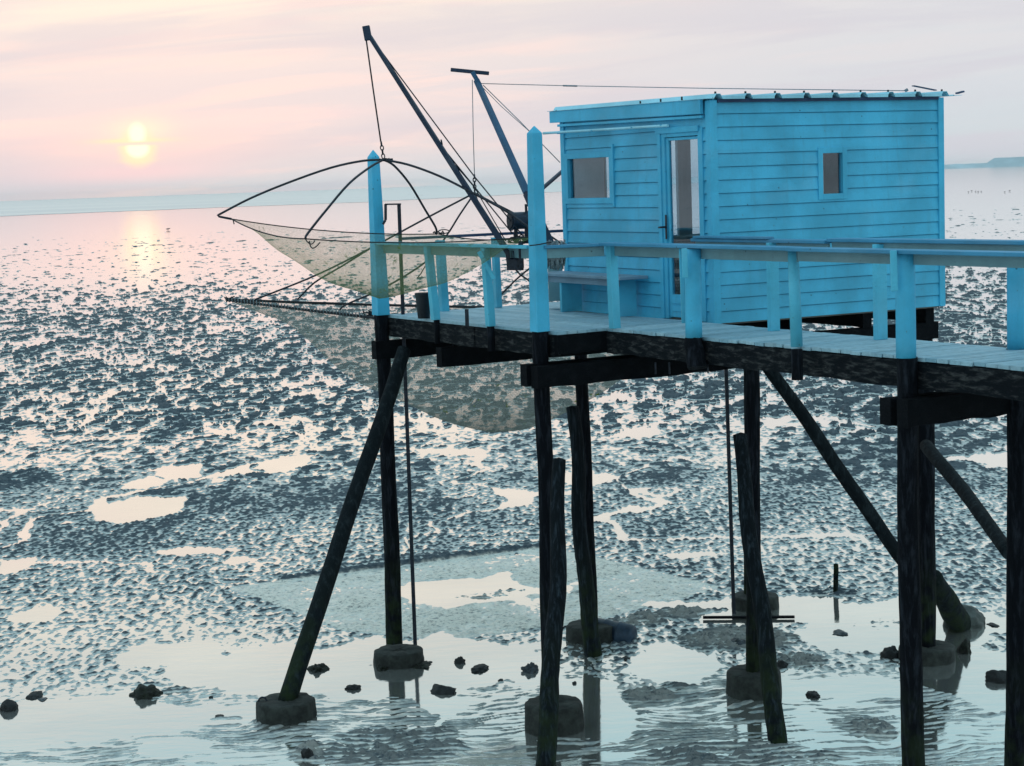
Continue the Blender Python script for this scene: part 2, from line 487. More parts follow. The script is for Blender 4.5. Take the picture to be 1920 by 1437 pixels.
def fbm(x, y, o, seed=0, g=.5):
    s = 0; a = 1.0
    for i in range(o):
        s = s + a * gn(x, y, seed + i * 3); x = x * 2.03; y = y * 2.03; a *= g
    return s


# surveyed ground features: (pixel x, y, half width px, half height px, level in m)
BUMPS = [(1200, 1165, 60, 12, .06), (1285, 1150, 55, 14, .07), (1390, 1200, 130, 26, .13), (1500, 1240, 50, 16, .08), (1215, 1305, 55, 18, .09),
         (1270, 1285, 40, 8, .05), (1090, 1112, 40, 3, .03), (905, 1117, 70, 7, .06), (960, 1106, 40, 4, .05), (1655, 1170, 70, 12, .03),
         (1640, 1370, 50, 18, .06), (1560, 1112, 60, 10, .05), (330, 1295, 30, 6, -.03), (320, 805, 40, 34, .10), (40, 900, 70, 22, .05),
         (740, 1247, 60, 6, .05), (575, 1410, 40, 22, .06), (720, 1400, 160, 40, .02), (1360, 1420, 200, 30, .02)]
POOLS = [(260, 955, 85, 22, 1.2), (530, 870, 45, 14, 1), (335, 885, 40, 14, 1), (350, 1033, 55, 8, 1), (275, 905, 32, 12, 1), (65, 1155, 50, 14, .8), (30, 1060, 25, 14, .8),
         (880, 1110, 125, 26, 1), (1200, 812, 40, 10, 1), (1100, 900, 60, 10, .6), (1500, 790, 80, 8, .7), (1300, 1040, 60, 5, .6), (700, 1255, 330, 52, 1.3),
         (140, 1350, 230, 38, 1.3), (320, 1225, 90, 20, 1), (1260, 1245, 80, 36, 1), (1680, 1180, 210, 42, 1.2), (1830, 1270, 110, 50, 1.1), (1110, 1330, 70, 60, 1),
         (1600, 1290, 120, 22, 1), (1430, 1130, 170, 10, 1), (1560, 1150, 190, 20, 1), (330, 1400, 70, 16, .9), (60, 640, 30, 5, .6), (520, 790, 40, 8, .7), (450, 1050, 20, 6, .5)]


def quadf():
    q = [atz(a, b, 0) for a, b in ((425, 1103), (1030, 1026), (1360, 1102), (1120, 1166), (840, 1202), (640, 1184))]
    return [(p.x, p.y) for p in q]


def inquad(x, y):
    q = quadf(); dmin = np.full(x.shape, 1e9)
    for i in range(6):
        ax, ay = q[i]; bx, by = q[(i + 1) % 6]
        ex, ey = bx - ax, by - ay; L = math.hypot(ex, ey)
        d = ((x - ax) * -ey + (y - ay) * ex) / L        # + on the left of the edge
        dmin = np.minimum(dmin, -d)                     # corners run clockwise: inside = right
    return dmin


def ellip(x, y, px, py, hw, hh):
    c = atz(px, py, 0); a = atz(px + hw, py, 0); b = atz(px, py - hh, 0); b2 = atz(px, py + hh, 0)
    rx = abs(a.x - c.x); ry = (b.y - b2.y) / 2
    return ((x - c.x) / rx) ** 2 + ((y - c.y - (b.y + b2.y - 2 * c.y) / 2 * .5) / ry) ** 2


def terrain(x, y):
    Yd = np.maximum(y, 1.0)
    big = fbm(x / 7.0, y / 12.0, 3, 1)
    mid = fbm(x / 2.2, y / 3.4, 3, 4)
    near = ss(60, 34, Yd)
    # small rough relief, coarser with distance (finer relief cannot be told apart there)
    f1 = gn(x / .13 + .6 * mid, y / .19, 11) + .9 * gn(x / .065, y / .10, 12)
    f2 = gn(x / .20, y / .36, 13) + .7 * gn(x / .10, y / .20, 14)
    fw = .55 + np.clip((Yd - 90) / 170, 0, 1.6)
    f3 = fbm(x / fw, y / 2.2, 3, 15, .6)
    w1 = ss(48, 30, Yd); w3 = ss(60, 120, Yd); w2 = (1 - w1) * (1 - w3)
    rough = w1 * .028 * f1 + w2 * .034 * f2 + w3 * .090 * ss(460, 170, Yd) * f3
    # clumps of weedy mud
    warp = gn(x / .5, y / .8, 31) * .35
    c = fbm(x / .50 + warp, y / .80 + warp, 4, 21, .6)
    cl = ss(.08, .30, c + .22 * mid + .13 * big - .04) * (.070 + .045 * gn(x / .25, y / .35, 23))
    cw = ss(33, 48, Yd + 5 * big) * ss(210, 110, Yd)
    dens = ss(240, 70, Yd)
    base = .001 + .007 * big + .010 * mid + .007 * ss(23.5, 27, Yd) * ss(48, 38, Yd) + .003 * ss(38, 50, Yd)
    base = base * (1 - ss(80, 140, Yd)) + ss(80, 140, Yd) * (-.040 - .012 * ss(220, 340, Yd) + .02 * big)
    h = base + rough + cw * (cl * dens - .008 * ss(36, 46, Yd))
    ch_ = ss(.055, .01, np.abs(fbm(x / 5.5 + .25 * mid, y / 10.0, 2, 91))) * ss(27, 34, Yd) * ss(190, 120, Yd)
    h = h - .075 * ch_
    h = h - cw * .060 * ss(.16, .42, gn(x / .38, y / .55, 95) + .5 * gn(x / .16, y / .25, 96)) * cl / .08
    # pools read from the photograph
    pool = np.zeros_like(x)
    wob = 1 + .75 * fbm(x / .8, y / 1.3, 3, 41)
    for px, py, hw, hh, s_ in POOLS:
        if py > 1130 or True:
            r = ellip(x, y, px, py, hw, hh) * wob
            pool = np.maximum(pool, s_ * ss(1.35, .75, r))
    h = h * (1 - .85 * np.clip(pool, 0, 1)) - .030 * pool
    # sand ripples in the foreground
    rz = ss(22.6, 20.9, Yd + .9 * gn(x / 1.4, y / 1.0, 51)) * (1 - .93 * np.clip(pool, 0, 1))
    ph = (y - .10 * x + .28 * gn(x / 1.1, y / 1.3, 52) + .07 * gn(x / .36, y / .34, 53) + .018 * gn(x / .11, y / .12, 57)) / .135
    fr_ = ph - np.floor(ph)
    saw = np.where(fr_ < .35, fr_ / .35, (1 - fr_) / .65)
    brk = ss(-.35, .20, gn(x / .55, y / .13, 54) + .4 * gn(x / 1.2, y / .8, 58))
    rip = (saw - .42) * .036 * (.25 + .75 * brk) - .007 * (1 - brk) + .004 * gn(x / .09, y / .08, 55)
    h = h * (1 - rz) + rz * (rip - .001 + .014 * gn(x / 1.5, y / .9, 56))
    silt = rz * .15
    # scour under the net: sunken, smooth, silty floor
    q = inquad(x, y) + .035 * gn(x / .9, y / .9, 61) + .02 * gn(x / .2, y / .2, 64)
    inn = ss(-.01, .05, q)
    edge = (.6 * ss(-.9, -.02, q) * (1 - inn) + 2.6 * np.exp(-((q + .08) / .08) ** 2)) * ss(-.12, .05, y - 28.35 + .237 * (x + 4.5)) * ss(.9, .2, x)
    soft = .012 + .014 * gn(x / 1.1, y / 1.4, 62) + .010 * gn(x / .25, y / .3, 63) + .013 * gn(x / .07, y / .10, 64)
    soft = soft * (1 - np.clip(pool, 0, 1)) - .03 * np.clip(pool, 0, 1)
    h = h * (1 - inn) + inn * soft + edge * .020
    silt = np.maximum(silt, inn * .9 * ss(-.01, .02, soft))
    # mounds
    for px, py, hw, hh, s_ in BUMPS:
        r = ellip(x, y, px, py, hw, hh) * (1 + .5 * gn(x / .5, y / .5, 71))
        k = ss(1.2, .2, r)
        h = h + k * (s_ * .20 - .002 + .030 * gn(x / .16, y / .13, 72) + .020 * gn(x / .07, y / .06, 73) + .060 * (saw - .45))
        silt = np.maximum(silt, .3 * k * (s_ > .05) * (py > 1100))
    # a long low bar far out
    bar = np.exp(-((y - 232 - .25 * x + 4 * gn(x / 9, y * 0, 81)) / 2.2) ** 2) * ss(-.2, .3, gn(x / 3.0, y * 0, 82)) * (x < -8)
    h = h + .10 * bar * (x > -48)
    # smooth wet flat far out, then it dips below the water
    far = ss(300, 430, Yd)
    h = h * (1 - far) - .05 * far
    h = np.where(y < 12, -.02 + .02 * big, h)
    return h, np.clip(silt, 0, 1)


def radial_disc(rows, thetas, fn, name, m, z=0.0, wrap=True):
    TH, RR = np.meshgrid(thetas, rows)
    X = np.sin(TH) * RR; Yy = np.cos(TH) * RR
    # inside the field of view rows follow the distance Y, so relief keeps an even resolution
    H_, S_ = fn(X, Yy)
    nr, nc = TH.shape
    co = np.empty((nr * nc + 1, 3), np.float32); co[:-1, 0] = X.ravel(); co[:-1, 1] = Yy.ravel(); co[:-1, 2] = H_.ravel(); co[-1] = (0, 0, float(H_[0].mean()))
    i = np.arange(nr - 1)[:, None] * nc; j = np.arange(nc)[None, :]; jn = (j + 1) % nc
    quads = np.stack([i + j, i + jn, i + nc + jn, i + nc + j], -1).reshape(-1, 4)
    quads = quads[:, ::-1]
    tri = np.stack([np.full(nc, nr * nc), (np.arange(nc) + 1) % nc, np.arange(nc)], -1)
    nq = len(quads); ntri = len(tri)
    me = bpy.data.meshes.new(name)
    me.vertices.add(len(co)); me.vertices.foreach_set('co', co.ravel())
    me.loops.add(nq * 4 + ntri * 3)
    me.loops.foreach_set('vertex_index', np.concatenate([quads.ravel(), tri.ravel()]).astype(np.int32))
    me.polygons.add(nq + ntri)
    me.polygons.foreach_set('loop_start', np.concatenate([np.arange(nq) * 4, nq * 4 + np.arange(ntri) * 3]).astype(np.int32))
    me.polygons.foreach_set('use_smooth', np.ones(nq + ntri, bool))
    me.update(calc_edges=True)
    a = me.attributes.new('silt', 'FLOAT', 'POINT'); a.data.foreach_set('value', np.concatenate([S_.ravel(), [0]]).astype(np.float32))
    me.materials.append(M[m])
    ob = bpy.data.objects.new(name, me); COL.objects.link(ob); ob.location.z = z
    return ob


QUALITY = 1.0
r_a = np.linspace(2, 17, 40)[:-1]
r_b = 1 / np.linspace(1 / 17.0, 1 / 300.0, int(1080 * QUALITY))
r_c = np.geomspace(300, 12000, 60)[1:]
rows = np.concatenate([r_a, r_b, r_c])
th = np.concatenate([np.linspace(-PI, -.40, 60)[:-1], np.linspace(-.40, -.315, 50)[:-1], np.linspace(-.315, .315, int(1400 * QUALITY))[:-1], np.linspace(.315, .40, 50)[:-1], np.linspace(.40, PI, 60)[:-1]])
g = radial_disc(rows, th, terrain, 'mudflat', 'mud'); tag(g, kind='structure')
wr = np.concatenate([np.linspace(3, 60, 8), np.geomspace(80, 12000, 24)])
wt = np.linspace(-PI, PI, 73)[:-1]
wa = radial_disc(wr, wt, lambda x, y: (np.zeros_like(x), np.zeros_like(x)), 'water', 'water'); tag(wa, kind='structure')

# the open sea beyond the flat: its edge runs away to the right
mb = MB()
edge = [(-300, 417), (0, 406), (200, 398), (400, 390), (690, 379), (940, 366.5), (1150, 354), (1400, 337), (1560, 326)]
pts = [atz(x, y, 0) for x, y in edge]
rnd = random.Random(4)
fine = []
for a, b in zip(pts[:-1], pts[1:]):
    for k in range(12): fine.append(a.lerp(b, k / 12) + Vector((0, rnd.uniform(-1, 1) * .012 * a.y, 0)))
fine.append(pts[-1])
vs = [Vector((p.x, p.y, .05)) for p in fine] + [Vector((p.x / p.y * 11500, 11500, .05)) for p in fine]
k = len(fine)
mb.add(vs, [(i, i + 1, i + 1 + k, i + k) for i in range(k - 1)])
mb.build('sea', 'sea')
tag(bpy.data.objects['sea'], kind='structure')

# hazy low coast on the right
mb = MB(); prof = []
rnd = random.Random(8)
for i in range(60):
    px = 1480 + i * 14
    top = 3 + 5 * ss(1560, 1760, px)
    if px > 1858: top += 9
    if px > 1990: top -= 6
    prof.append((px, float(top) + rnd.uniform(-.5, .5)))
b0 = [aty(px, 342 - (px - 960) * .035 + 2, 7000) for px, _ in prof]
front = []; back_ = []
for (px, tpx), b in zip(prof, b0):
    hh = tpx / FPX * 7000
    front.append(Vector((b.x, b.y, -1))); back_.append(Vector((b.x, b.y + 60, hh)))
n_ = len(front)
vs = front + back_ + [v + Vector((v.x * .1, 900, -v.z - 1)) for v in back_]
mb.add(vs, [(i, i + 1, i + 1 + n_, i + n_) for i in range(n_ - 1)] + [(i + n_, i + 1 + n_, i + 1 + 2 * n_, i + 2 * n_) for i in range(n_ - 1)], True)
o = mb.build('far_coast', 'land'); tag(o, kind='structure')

# ------------------------------------------------------------------ pier
ZD = 4.45
O = Vector((2.315, 20.40, 0))
A2 = math.radians(120); D2 = Vector((math.cos(A2), math.sin(A2), 0)); E2 = Vector((math.sin(A2), -math.cos(A2), 0))
A1 = math.radians(117.3); D1 = Vector((math.cos(A1), math.sin(A1), 0)); E1 = Vector((math.sin(A1), -math.cos(A1), 0))


def P(t_, s_, z): return O + D2 * t_ + E2 * s_ + ZV * z
def HP(t_, s_, z): return O + D1 * t_ + E1 * s_ + ZV * z


pier = empty('fishing_pier', P(.5, -1.2, 0), 'long black-legged wooden pier with blue railings carrying the hut over the mud', 'pier')
rnd = random.Random(11)
# decking: boards across the walkway, boards along the platform
mb = MB()
t_ = -17.0
while t_ < .38:
    wd = .142 + rnd.uniform(-.004, .004); e0 = rnd.uniform(-.012, .012)
    mb.frame(O, D2, E2, ZV, t_, min(t_ + wd - .009, .42), -1.18 + e0, -.08 + rnd.uniform(-.012, .012), ZD - .036 + rnd.uniform(-.003, .003), ZD + rnd.uniform(-.003, .003))
    t_ += wd
dk = mb.build('deck', 'deck', pier, bevel=.003); dk['label'] = 'worn blue walkway boards laid crosswise'
mb = MB(); s_ = -1.82
while s_ < .9:
    wd = .13; t0 = .44 if s_ < -.1 else 3.55
    tj = t0 + rnd.uniform(1.2, 2.6)
    for a, b in ((t0, min(tj, 4.66)), (min(tj, 4.66) + .004, 4.66)):
        if b - a > .05: mb.frame(O, D2, E2, ZV, a, b + rnd.uniform(-.01, .01), s_, s_ + wd - .008, ZD - .036 + rnd.uniform(-.002, .002), ZD + rnd.uniform(-.003, .003))
    s_ += wd
dk = mb.build('deck', 'deck', pier, bevel=.003); dk['label'] = 'worn blue platform boards laid lengthwise'
# thin dark nosing under the board ends
def ebeam(a, b, zt, h, w_, m='beam', name='edge_beam', jag=True):
    mb = MB(); n_ = 14
    a = Vector(a); b = Vector(b); d = (b - a).normalized(); x = d.cross(ZV)
    ring = []
    for i in range(n_ + 1):
        p_ = a.lerp(b, i / n_)
        jb = rnd.uniform(-.010, .010) if jag else 0; jt = rnd.uniform(-.003, .003) if jag else 0
        ring.append([p_ + x * w_ / 2 + ZV * (zt - h + jb), p_ + x * (w_ / 2) + ZV * (zt + jt), p_ - x * w_ / 2 + ZV * (zt + jt), p_ - x * w_ / 2 + ZV * (zt - h + jb)])
    vs = [v for r_ in ring for v in r_]; fs = []
    for i in range(n_):
        for j in range(4):
            fs.append((i * 4 + j, (i + 1) * 4 + j, (i + 1) * 4 + (j + 1) % 4, i * 4 + (j + 1) % 4))
    fs += [(3, 2, 1, 0), (n_ * 4, n_ * 4 + 1, n_ * 4 + 2, n_ * 4 + 3)]
    mb.add(vs, fs)
    return mb.build(name, m, pier, bevel=.004)


zb = ZD - .045
for a, b in (((-17, -1.15), (-9.2, -1.15)), ((-9.18, -1.15), (-4.50, -1.15)), ((-4.48, -1.15), (-1.40, -1.15)), ((-1.38, -1.15), (.42, -1.15)),
             ((.50, -1.79), (2.3, -1.79)), ((2.32, -1.79), (4.66, -1.79)), ((-17, -.12), (-4.9, -.12)), ((-4.88, -.12), (.3, -.12))):
    ebeam(P(*a, 0), P(*b, 0), zb, .235, .075)
ebeam(P(.46, -1.83, 0), P(.46, -1.12, 0), zb, .20, .07, 'under')
ebeam(P(4.64, -1.74, 0), P(4.64, 1.0, 0), zb, .20, .07, 'under')
for s_ in (-.7, -1.55):
    ebeam(P(-17 if s_ > -1 else .5, s_, 0), P(4.6, s_, 0), zb, .18, .07, 'under', 'joist')
# cross beams on the piles
for t_, s0, s1, zt in ((-4.62, -1.42, .10, 4.10), (-4.40, -1.42, .05, 4.09), (.66, -2.14, 1.5, 4.10), (.50, -2.1, 1.6, 4.085), (4.62, -2.05, 1.0, 4.12), (3.2, -1.85, 3.0, 4.11), (-10.5, -1.4, .1, 4.1)):
    ebeam(P(t_, s0, 0), P(t_, s1, 0), zt, .24, .13, 'under', 'cross_beam')
# floor frame of the hut
for s_ in (.14, 1.15, 2.2, 3.15):
    ebeam(HP(.06, s_, 0), HP(3.35, s_, 0), ZD - .04, .17, .12, 'under', 'joist')
for t_ in (.14, 3.2):
    ebeam(HP(t_, -.1, 0), HP(t_, 3.28, 0), ZD - .215, .20, .15, 'under', 'cross_beam')


def pile_at(top, bot, r0, r1, name='pile', m='pile', seed=1, lab=None):
    mb = roughlog(bot, top, r1, r0, seed, 16, 30, .010, .07)
    o = mb.build(name, m, pier)
    if lab: o['label'] = lab
    return o


def footing(c, r, h, seed=1, ring=None):
    rn_ = random.Random(seed); mb = MB(); n_ = 30; c = Vector((c[0], c[1], 0))
    prof = [(0, h), (r * .55, h + .012), (r * .90, h + .004), (r * .975, h - .004), (r * 1.0, h - .028), (r * 1.01, h * .5), (r * 1.03, h * .2), (r * 1.05, -.25)]
    wob = [1 + rn_.uniform(-.03, .03) for _ in range(n_)]
    vs = []
    for (rr, z) in prof:
        for j in range(n_):
            a = 2 * PI * j / n_; q = wob[j] * (1 + rn_.uniform(-.012, .012))
            vs.append(c + Vector((rr * q * math.cos(a), rr * q * math.sin(a), z + rn_.uniform(-.008, .008))))
    fs = [(i * n_ + j, (i + 1) * n_ + j, (i + 1) * n_ + (j + 1) % n_, i * n_ + (j + 1) % n_) for i in range(len(prof) - 1) for j in range(n_)]
    mb.add(vs, fs, True); o = mb.build('footing', 'concrete', pier)
    if ring is not None:
        rb = MB(); rr = .05; ctr = c + Vector(ring)
        rb.tube([ctr + Vector((rr * math.cos(a), 0, rr * 1.25 * math.sin(a))) for a in [PI * i / 10 for i in range(11)]], .010, 6)
        rb.build('lifting_loop', 'iron', o)
    return o


def post_square(b, t, w0, w1, pt=0.0):
    """square tapering post, with a pyramid point of height pt"""
    mb = MB(); b = Vector(b); t = Vector(t)
    vs = [c + D2 * (x * w_ / 2) + E2 * (y * w_ / 2) for c, w_ in ((b, w0), (t, w1)) for x, y in ((-1, -1), (1, -1), (1, 1), (-1, 1))]
    fs = [(0, 3, 2, 1), (0, 1, 5, 4), (1, 2, 6, 5), (2, 3, 7, 6), (3, 0, 4, 7)]
    if pt: vs.append(t + ZV * pt); fs += [(4, 5, 8), (5, 6, 8), (6, 7, 8), (7, 4, 8)]
    else: fs.append((4, 5, 6, 7))
    return mb.add(vs, fs)


# piles that rise above the deck as painted posts
def painted_pile(top_px, deck_px, bot, Yd, kind, w0, w1, seed, pt=0.0, ztop=None):
    dk_ = atz(deck_px[0], deck_px[1], ZD - .0)
    tp = aty(top_px[0], top_px[1], dk_.y)
    bt = Vector(bot)
    pl = pile_at(dk_ - ZV * .0, bt, w0 * .52, w0 * .60, seed=seed)
    if kind == 'square': mb = post_square(dk_ + ZV * .001, tp, w0, w1, pt)
    else: mb = MB().tube([dk_.lerp(tp, i / 6) for i in range(7)], [w0 / 2 + (w1 - w0) / 2 * i / 6 for i in range(7)], 20)
    o = mb.build('painted_post', 'blue_trim', pl, bevel=.006 if kind == 'square' else 0)
    return dk_, tp


painted_pile((1002, 250), (1012.5, 622), atz(1036, 1372, -.2), 20, 'square', .165, .125, 3, .085)
painted_pile((700, 295), (714.5, 591), atz(743, 1240, -.2), 23.5, 'square', .178, .120, 4, .10)
painted_pile((1299, 467), (1301, 633), aty(1305, 690, 18.5), 18.5, 'round', .175, .165, 5)
painted_pile((1697, 470), (1699, 671), atz(1716, 1600, -.3), 15.9, 'round', .178, .170, 6)
painted_pile((1906, 487), (1907, 655), atz(1905, 1575, -.3), 16.3, 'round', .175, .170, 7)
# piles that stay below the deck
E_pile = atz(1414, 1300, 0); pile_at(aty(1408, 640, E_pile.y), (E_pile.x, E_pile.y, -.2), .085, .088, seed=8)
F_pile = atz(1738, 1236, 0); pile_at(aty(1735, 590, F_pile.y), (F_pile.x, F_pile.y, -.2), .100, .105, seed=9)
D_pile = atz(1108, 1200, 0); pile_at(aty(1090, 640, D_pile.y), (D_pile.x, D_pile.y, -.2), .085, .09, seed=10)
G_pile = atz(1405, 1136, 0); pile_at((G_pile.x + .1, G_pile.y, 4.3), (G_pile.x, G_pile.y, -.2), .085, .09, seed=12)
for t_, s_ in ((-10.5, -1.28), (-10.5, -.12)):
    pile_at(P(t_, s_, 4.4), P(t_, s_, -.2), .09, .10, seed=int(20 + s_ * 10))
fA = atz(748, 1243, 0); footing(fA, .315, .17, 1)
fB = atz(537, 1345, 0); footing(fB, .335, .21, 2, (-.26, -.05, .20))
fC = atz(1039, 1366, 0); footing(fC, .325, .30, 3)
fD = atz(1108, 1198, 0); footing(fD, .32, .20, 4, (-.33, 0, .12))
fE = atz(1414, 1300, 0); footing(fE, .32, .27, 5)
fF = atz(1738, 1236, 0); footing(fF, .345, .17, 6)
fG = atz(1416, 1138, 0); footing(fG, .33, .17, 7)
# braces
def brace(p, q, r0, r1, seed, lab):
    o = roughlog(p, q, r0, r1, seed, 14, 26, .012, .06).build('brace', 'brace', pier); o['label'] = lab; return o


brace(Vector((fB.x, fB.y, .12)), aty(757, 655, 23.0), .115, .085, 31, 'long slanting round brace under the seaward corner')
brace(aty(1694, 1050, 21.9), aty(1440, 690, 21.2), .085, .075, 32, 'slanting brace running down to the right from under the hut')
brace(aty(1892, 1035, 17.2), aty(1738, 835, 21.0), .070, .075, 33, 'crooked short brace at the far right')
brace(atz(1800, 1176, 0), aty(1752, 1085, 22.4), .17, .12, 34, 'broken stump of a brace at the foot of the right hut pile')
# round stub ends of posts below the beam
for px, py0, py1, r_ in ((1494, 655, 705, .055), (920, 612, 650, .045), (820, 600, 640, .045)):
    a = atz(px, py0, ZD)
    MB().tube([a + Vector((0, 0, .0)), a + Vector((0, 0, -.29))], r_, 12).build('post_foot', 'pile', pier)

# railings ------------------------------------------------------
ZR = 5.40


def rail_post(px, py, w_, h_=None, tilt=0, m='blue_rail', s_=1.0, topz=ZR - .02):
    b = atz(px, py, ZD); t_ = Vector((b.x, b.y, topz)) + Vector((tilt, 0, 0))
    o = post_square(b, t_, w_, w_ * .97).build('rail_post', m, pier, bevel=.005)
    return b


rail_post(1153, 616, .098, tilt=-.015)
rail_post(920, 612, .090, tilt=-.03)
rail_post(817, 600, .092, tilt=-.06)
rail_post(833, 584, .105, tilt=-.02)
rail_post(934, 577, .085, tilt=-.01)
b_ = atz(1494, 650, ZD)
MB().tube([b_, Vector((b_.x - .02, b_.y, ZR - .03))], [.058, .052], 16).build('rail_post', 'blue_rail', pier)
for px, py, w_ in ((1651, 637, .125), (1451, 621, .115)):
    b_ = atz(px, py, ZD)
    MB().frame(b_, (E2 * .9 + Vector((.2, 0, 0))).normalized(), D2, ZV, -w_ / 2, w_ / 2, -.03, .03, 0, ZR - ZD - .02).build('rail_post', 'blue_rail', pier, bevel=.005)
for t_ in (-6.1, -7.6, -9.1, -10.6):
    post_square(P(t_, -1.25, ZD), P(t_, -1.25, ZR - .02), .1, .1).build('rail_post', 'blue_rail', pier, bevel=.005)
    post_square(P(t_, -.17, ZD), P(t_, -.17, ZR - .02), .1, .1).build('rail_post', 'blue_rail', pier, bevel=.005)
# battens nailed to the round posts
for px0, py0, px1, py1, Y_ in ((1283, 466, 1285, 521, 18.45), (1675, 470, 1677, 546, 15.75), (1278, 466, 1283, 606, 18.75)):
    a = aty(px0, py0, Y_); b = aty(px1, py1, Y_)
    MB().beam(a, b, .055, .04, Vector((0, 1, 0))).build('batten', 'blue_rail', pier, bevel=.004)
# diagonal strut by the 920 post
MB().beam(aty(898, 472, 20.8), aty(926, 523, 20.8), .05, .03, Vector((0, 1, 0))).build('strut', 'blue_rail', pier, bevel=.004)


def rail_run(a, b, w_=.20, th=.034, board=.10, side=1, zt=ZR, mt='blue_rail_edge', mbd='pale_rail'):
    a = Vector(a); b = Vector(b); d = (b - a).normalized(); x = d.cross(ZV)
    r_ = MB().frame(a, d, x, ZV, 0, (b - a).length, -w_ / 2, w_ / 2, zt - th, zt).build('handrail', mt, pier, bevel=.005)
    if board:
        MB().frame(a, d, x, ZV, .01, (b - a).length - .01, w_ * .20 * side, w_ * .20 * side + .03, zt - th - board, zt - th - .002).build('rail_board', mbd, pier, bevel=.004)


# near side: handrail of overlapping planks
rail_run(P(-17, -1.30, 0), P(-7.2, -1.30, 0))
rail_run(P(-7.19, -1.30, 0), P(-3.02, -1.30, 0), zt=ZR)
rail_run(P(-3.01, -1.29, 0), P(.36, -1.20, 0), zt=ZR + .004, board=.115)
rail_run(P(.40, -1.20, 0), P(.62, -1.86, 0), w_=.17, board=.11, side=-1, zt=ZR - .002)
rail_run(P(.74, -1.93, 0), P(4.68, -1.90, 0), w_=.15, board=.115, zt=ZR, mt='blue_rail')
# far side of the walkway
rail_run(P(-17, -.17, 0), P(-6.4, -.17, 0), side=-1, zt=ZR + .03)
rail_run(P(-6.39, -.17, 0), P(-2.3, -.20, 0), side=-1, zt=ZR + .03)
rail_run(P(-2.29, -.22, 0), P(-.03, -.24, 0), side=-1, zt=ZR + .012)
MB().frame(P(-1.4, -.36, ZR + .016), D2, E2, ZV, 0, 1.3, 0, .11, 0, .025).build('handrail', 'blue_rail_edge', pier, bevel=.004)
MB().frame(P(-3.3, -1.12, ZR - .085), D2, E2, ZV, -.15, .45, 0, .16, 0, .03).build('shelf_board', 'blue_rail', pier, bevel=.004)
# seaward rail: thin dark top
a = aty(752, 448, 23.7); b = aty(1056, 433, 24.6)
MB().beam(a, b, .10, .035).build('handrail', 'roof_dark', pier, bevel=.004)
# long nails hanging under the boards
for px, y0, y1, Y_ in ((1229, 688, 702, 19.3), (1255, 688, 702, 19.1), (1130, 688, 708, 20.3), (1327, 690, 700, 18.6), (849, 655, 668, 22.5)):
    MB().tube([aty(px, y0 - 8, Y_), aty(px + .5, y1, Y_)], .009, 6).build('hanging_spike', 'iron', pier)
# short iron stub on the platform edge
MB().beam(aty(876, 612, 21.4), aty(875, 580, 21.4), .045, .045, Vector((0, 1, 0))).build('iron_stub', 'iron', pier)

# ------------------------------------------------------------------ hut
hut = empty('fishing_hut', HP(0, 0, ZD), 'small sky-blue clapboard hut with tin roof standing on the pier', 'hut')
TL, SL = 3.40, 3.30
PITCH = .1475
ZB, ZT = ZD - .015, 6.94


def splits(v0, v1, cuts):
    c = sorted({v0, v1, *[x for x in cuts if v0 < x < v1]}); return list(zip(c[:-1], c[1:]))


def free(l0, l1, z0, z1, ops):
    segs = [(l0, l1)]
    for a, b, c, d in ops:
        if c < z1 - 1e-6 and d > z0 + 1e-6:
            new = []
            for p_, q_ in segs:
                if b <= p_ or a >= q_: new.append((p_, q_)); continue
                if a > p_: new.append((p_, a))
                if b < q_: new.append((b, q_))
            segs = new
    return segs


def wall(o, X, N, L0, L1, ops, name, inner=True, zb=ZB, l_in=.06, wallm='blue', lab=None):
    """boards lie along X; N points outwards; ops = openings (x0, x1, z0, z1)"""
    mb = MB(); cz = [c for op in ops for c in op[2:]]
    for z0, z1 in splits(zb, ZT, cz):
        for a, b in free(L0, L1, z0, z1, ops): mb.frame(o, X, N, ZV, a, b, -l_in, -.022, z0, z1)
    z = 6.931 - PITCH * 17; rr = random.Random(int(L1 * 100))
    while z < ZT - .01:
        zt_ = min(z + PITCH - .008, ZT)
        for z0, z1 in splits(max(z, zb), zt_, cz):
            for a, b in free(L0 + .03, L1 - .03, z0, z1, ops):
                f0 = .010 - .015 * (z0 - z) / PITCH; f1 = .010 - .015 * (z1 - z) / PITCH
                j = rr.uniform(-.0015, .0015)
                vs = [o + X * a + N * -.03 + ZV * z0, o + X * b + N * -.03 + ZV * z0, o + X * b + N * -.03 + ZV * z1, o + X * a + N * -.03 + ZV * z1,
                      o + X * a + N * (f0 + j) + ZV * z0, o + X * b + N * (f0 - j) + ZV * z0, o + X * b + N * (f1 - j) + ZV * z1, o + X * a + N * (f1 + j) + ZV * z1]
                mb.add(vs, [(0, 1, 2, 3), (4, 7, 6, 5), (0, 4, 5, 1), (1, 5, 6, 2), (2, 6, 7, 3), (3, 7, 4, 0)])
        z += PITCH
    ob = mb.build(name, wallm, hut)
    if lab: ob['label'] = lab
    return ob


OH = O.copy()
FW_OPS = [(2.15, 3.335, 5.80, 6.44), (.235, 1.00, ZD - .02, 6.60)]
w1_ = wall(OH, D1, -E1, 0, TL, FW_OPS, 'front_wall')
w2_ = wall(OH, E1, -D1, 0, SL, [(1.46, 1.875, 5.775, 6.375)], 'side_wall')
w3_ = wall(OH + D1 * TL, E1, D1, 0, SL, [(.575, 1.81, 5.30, 6.62), (1.87, 2.80, 5.30, 6.62)], 'end_wall')
w4_ = wall(OH + E1 * SL, D1, E1, 0, TL, [(2.28, 2.85, 5.5, 6.5)], 'back_wall')
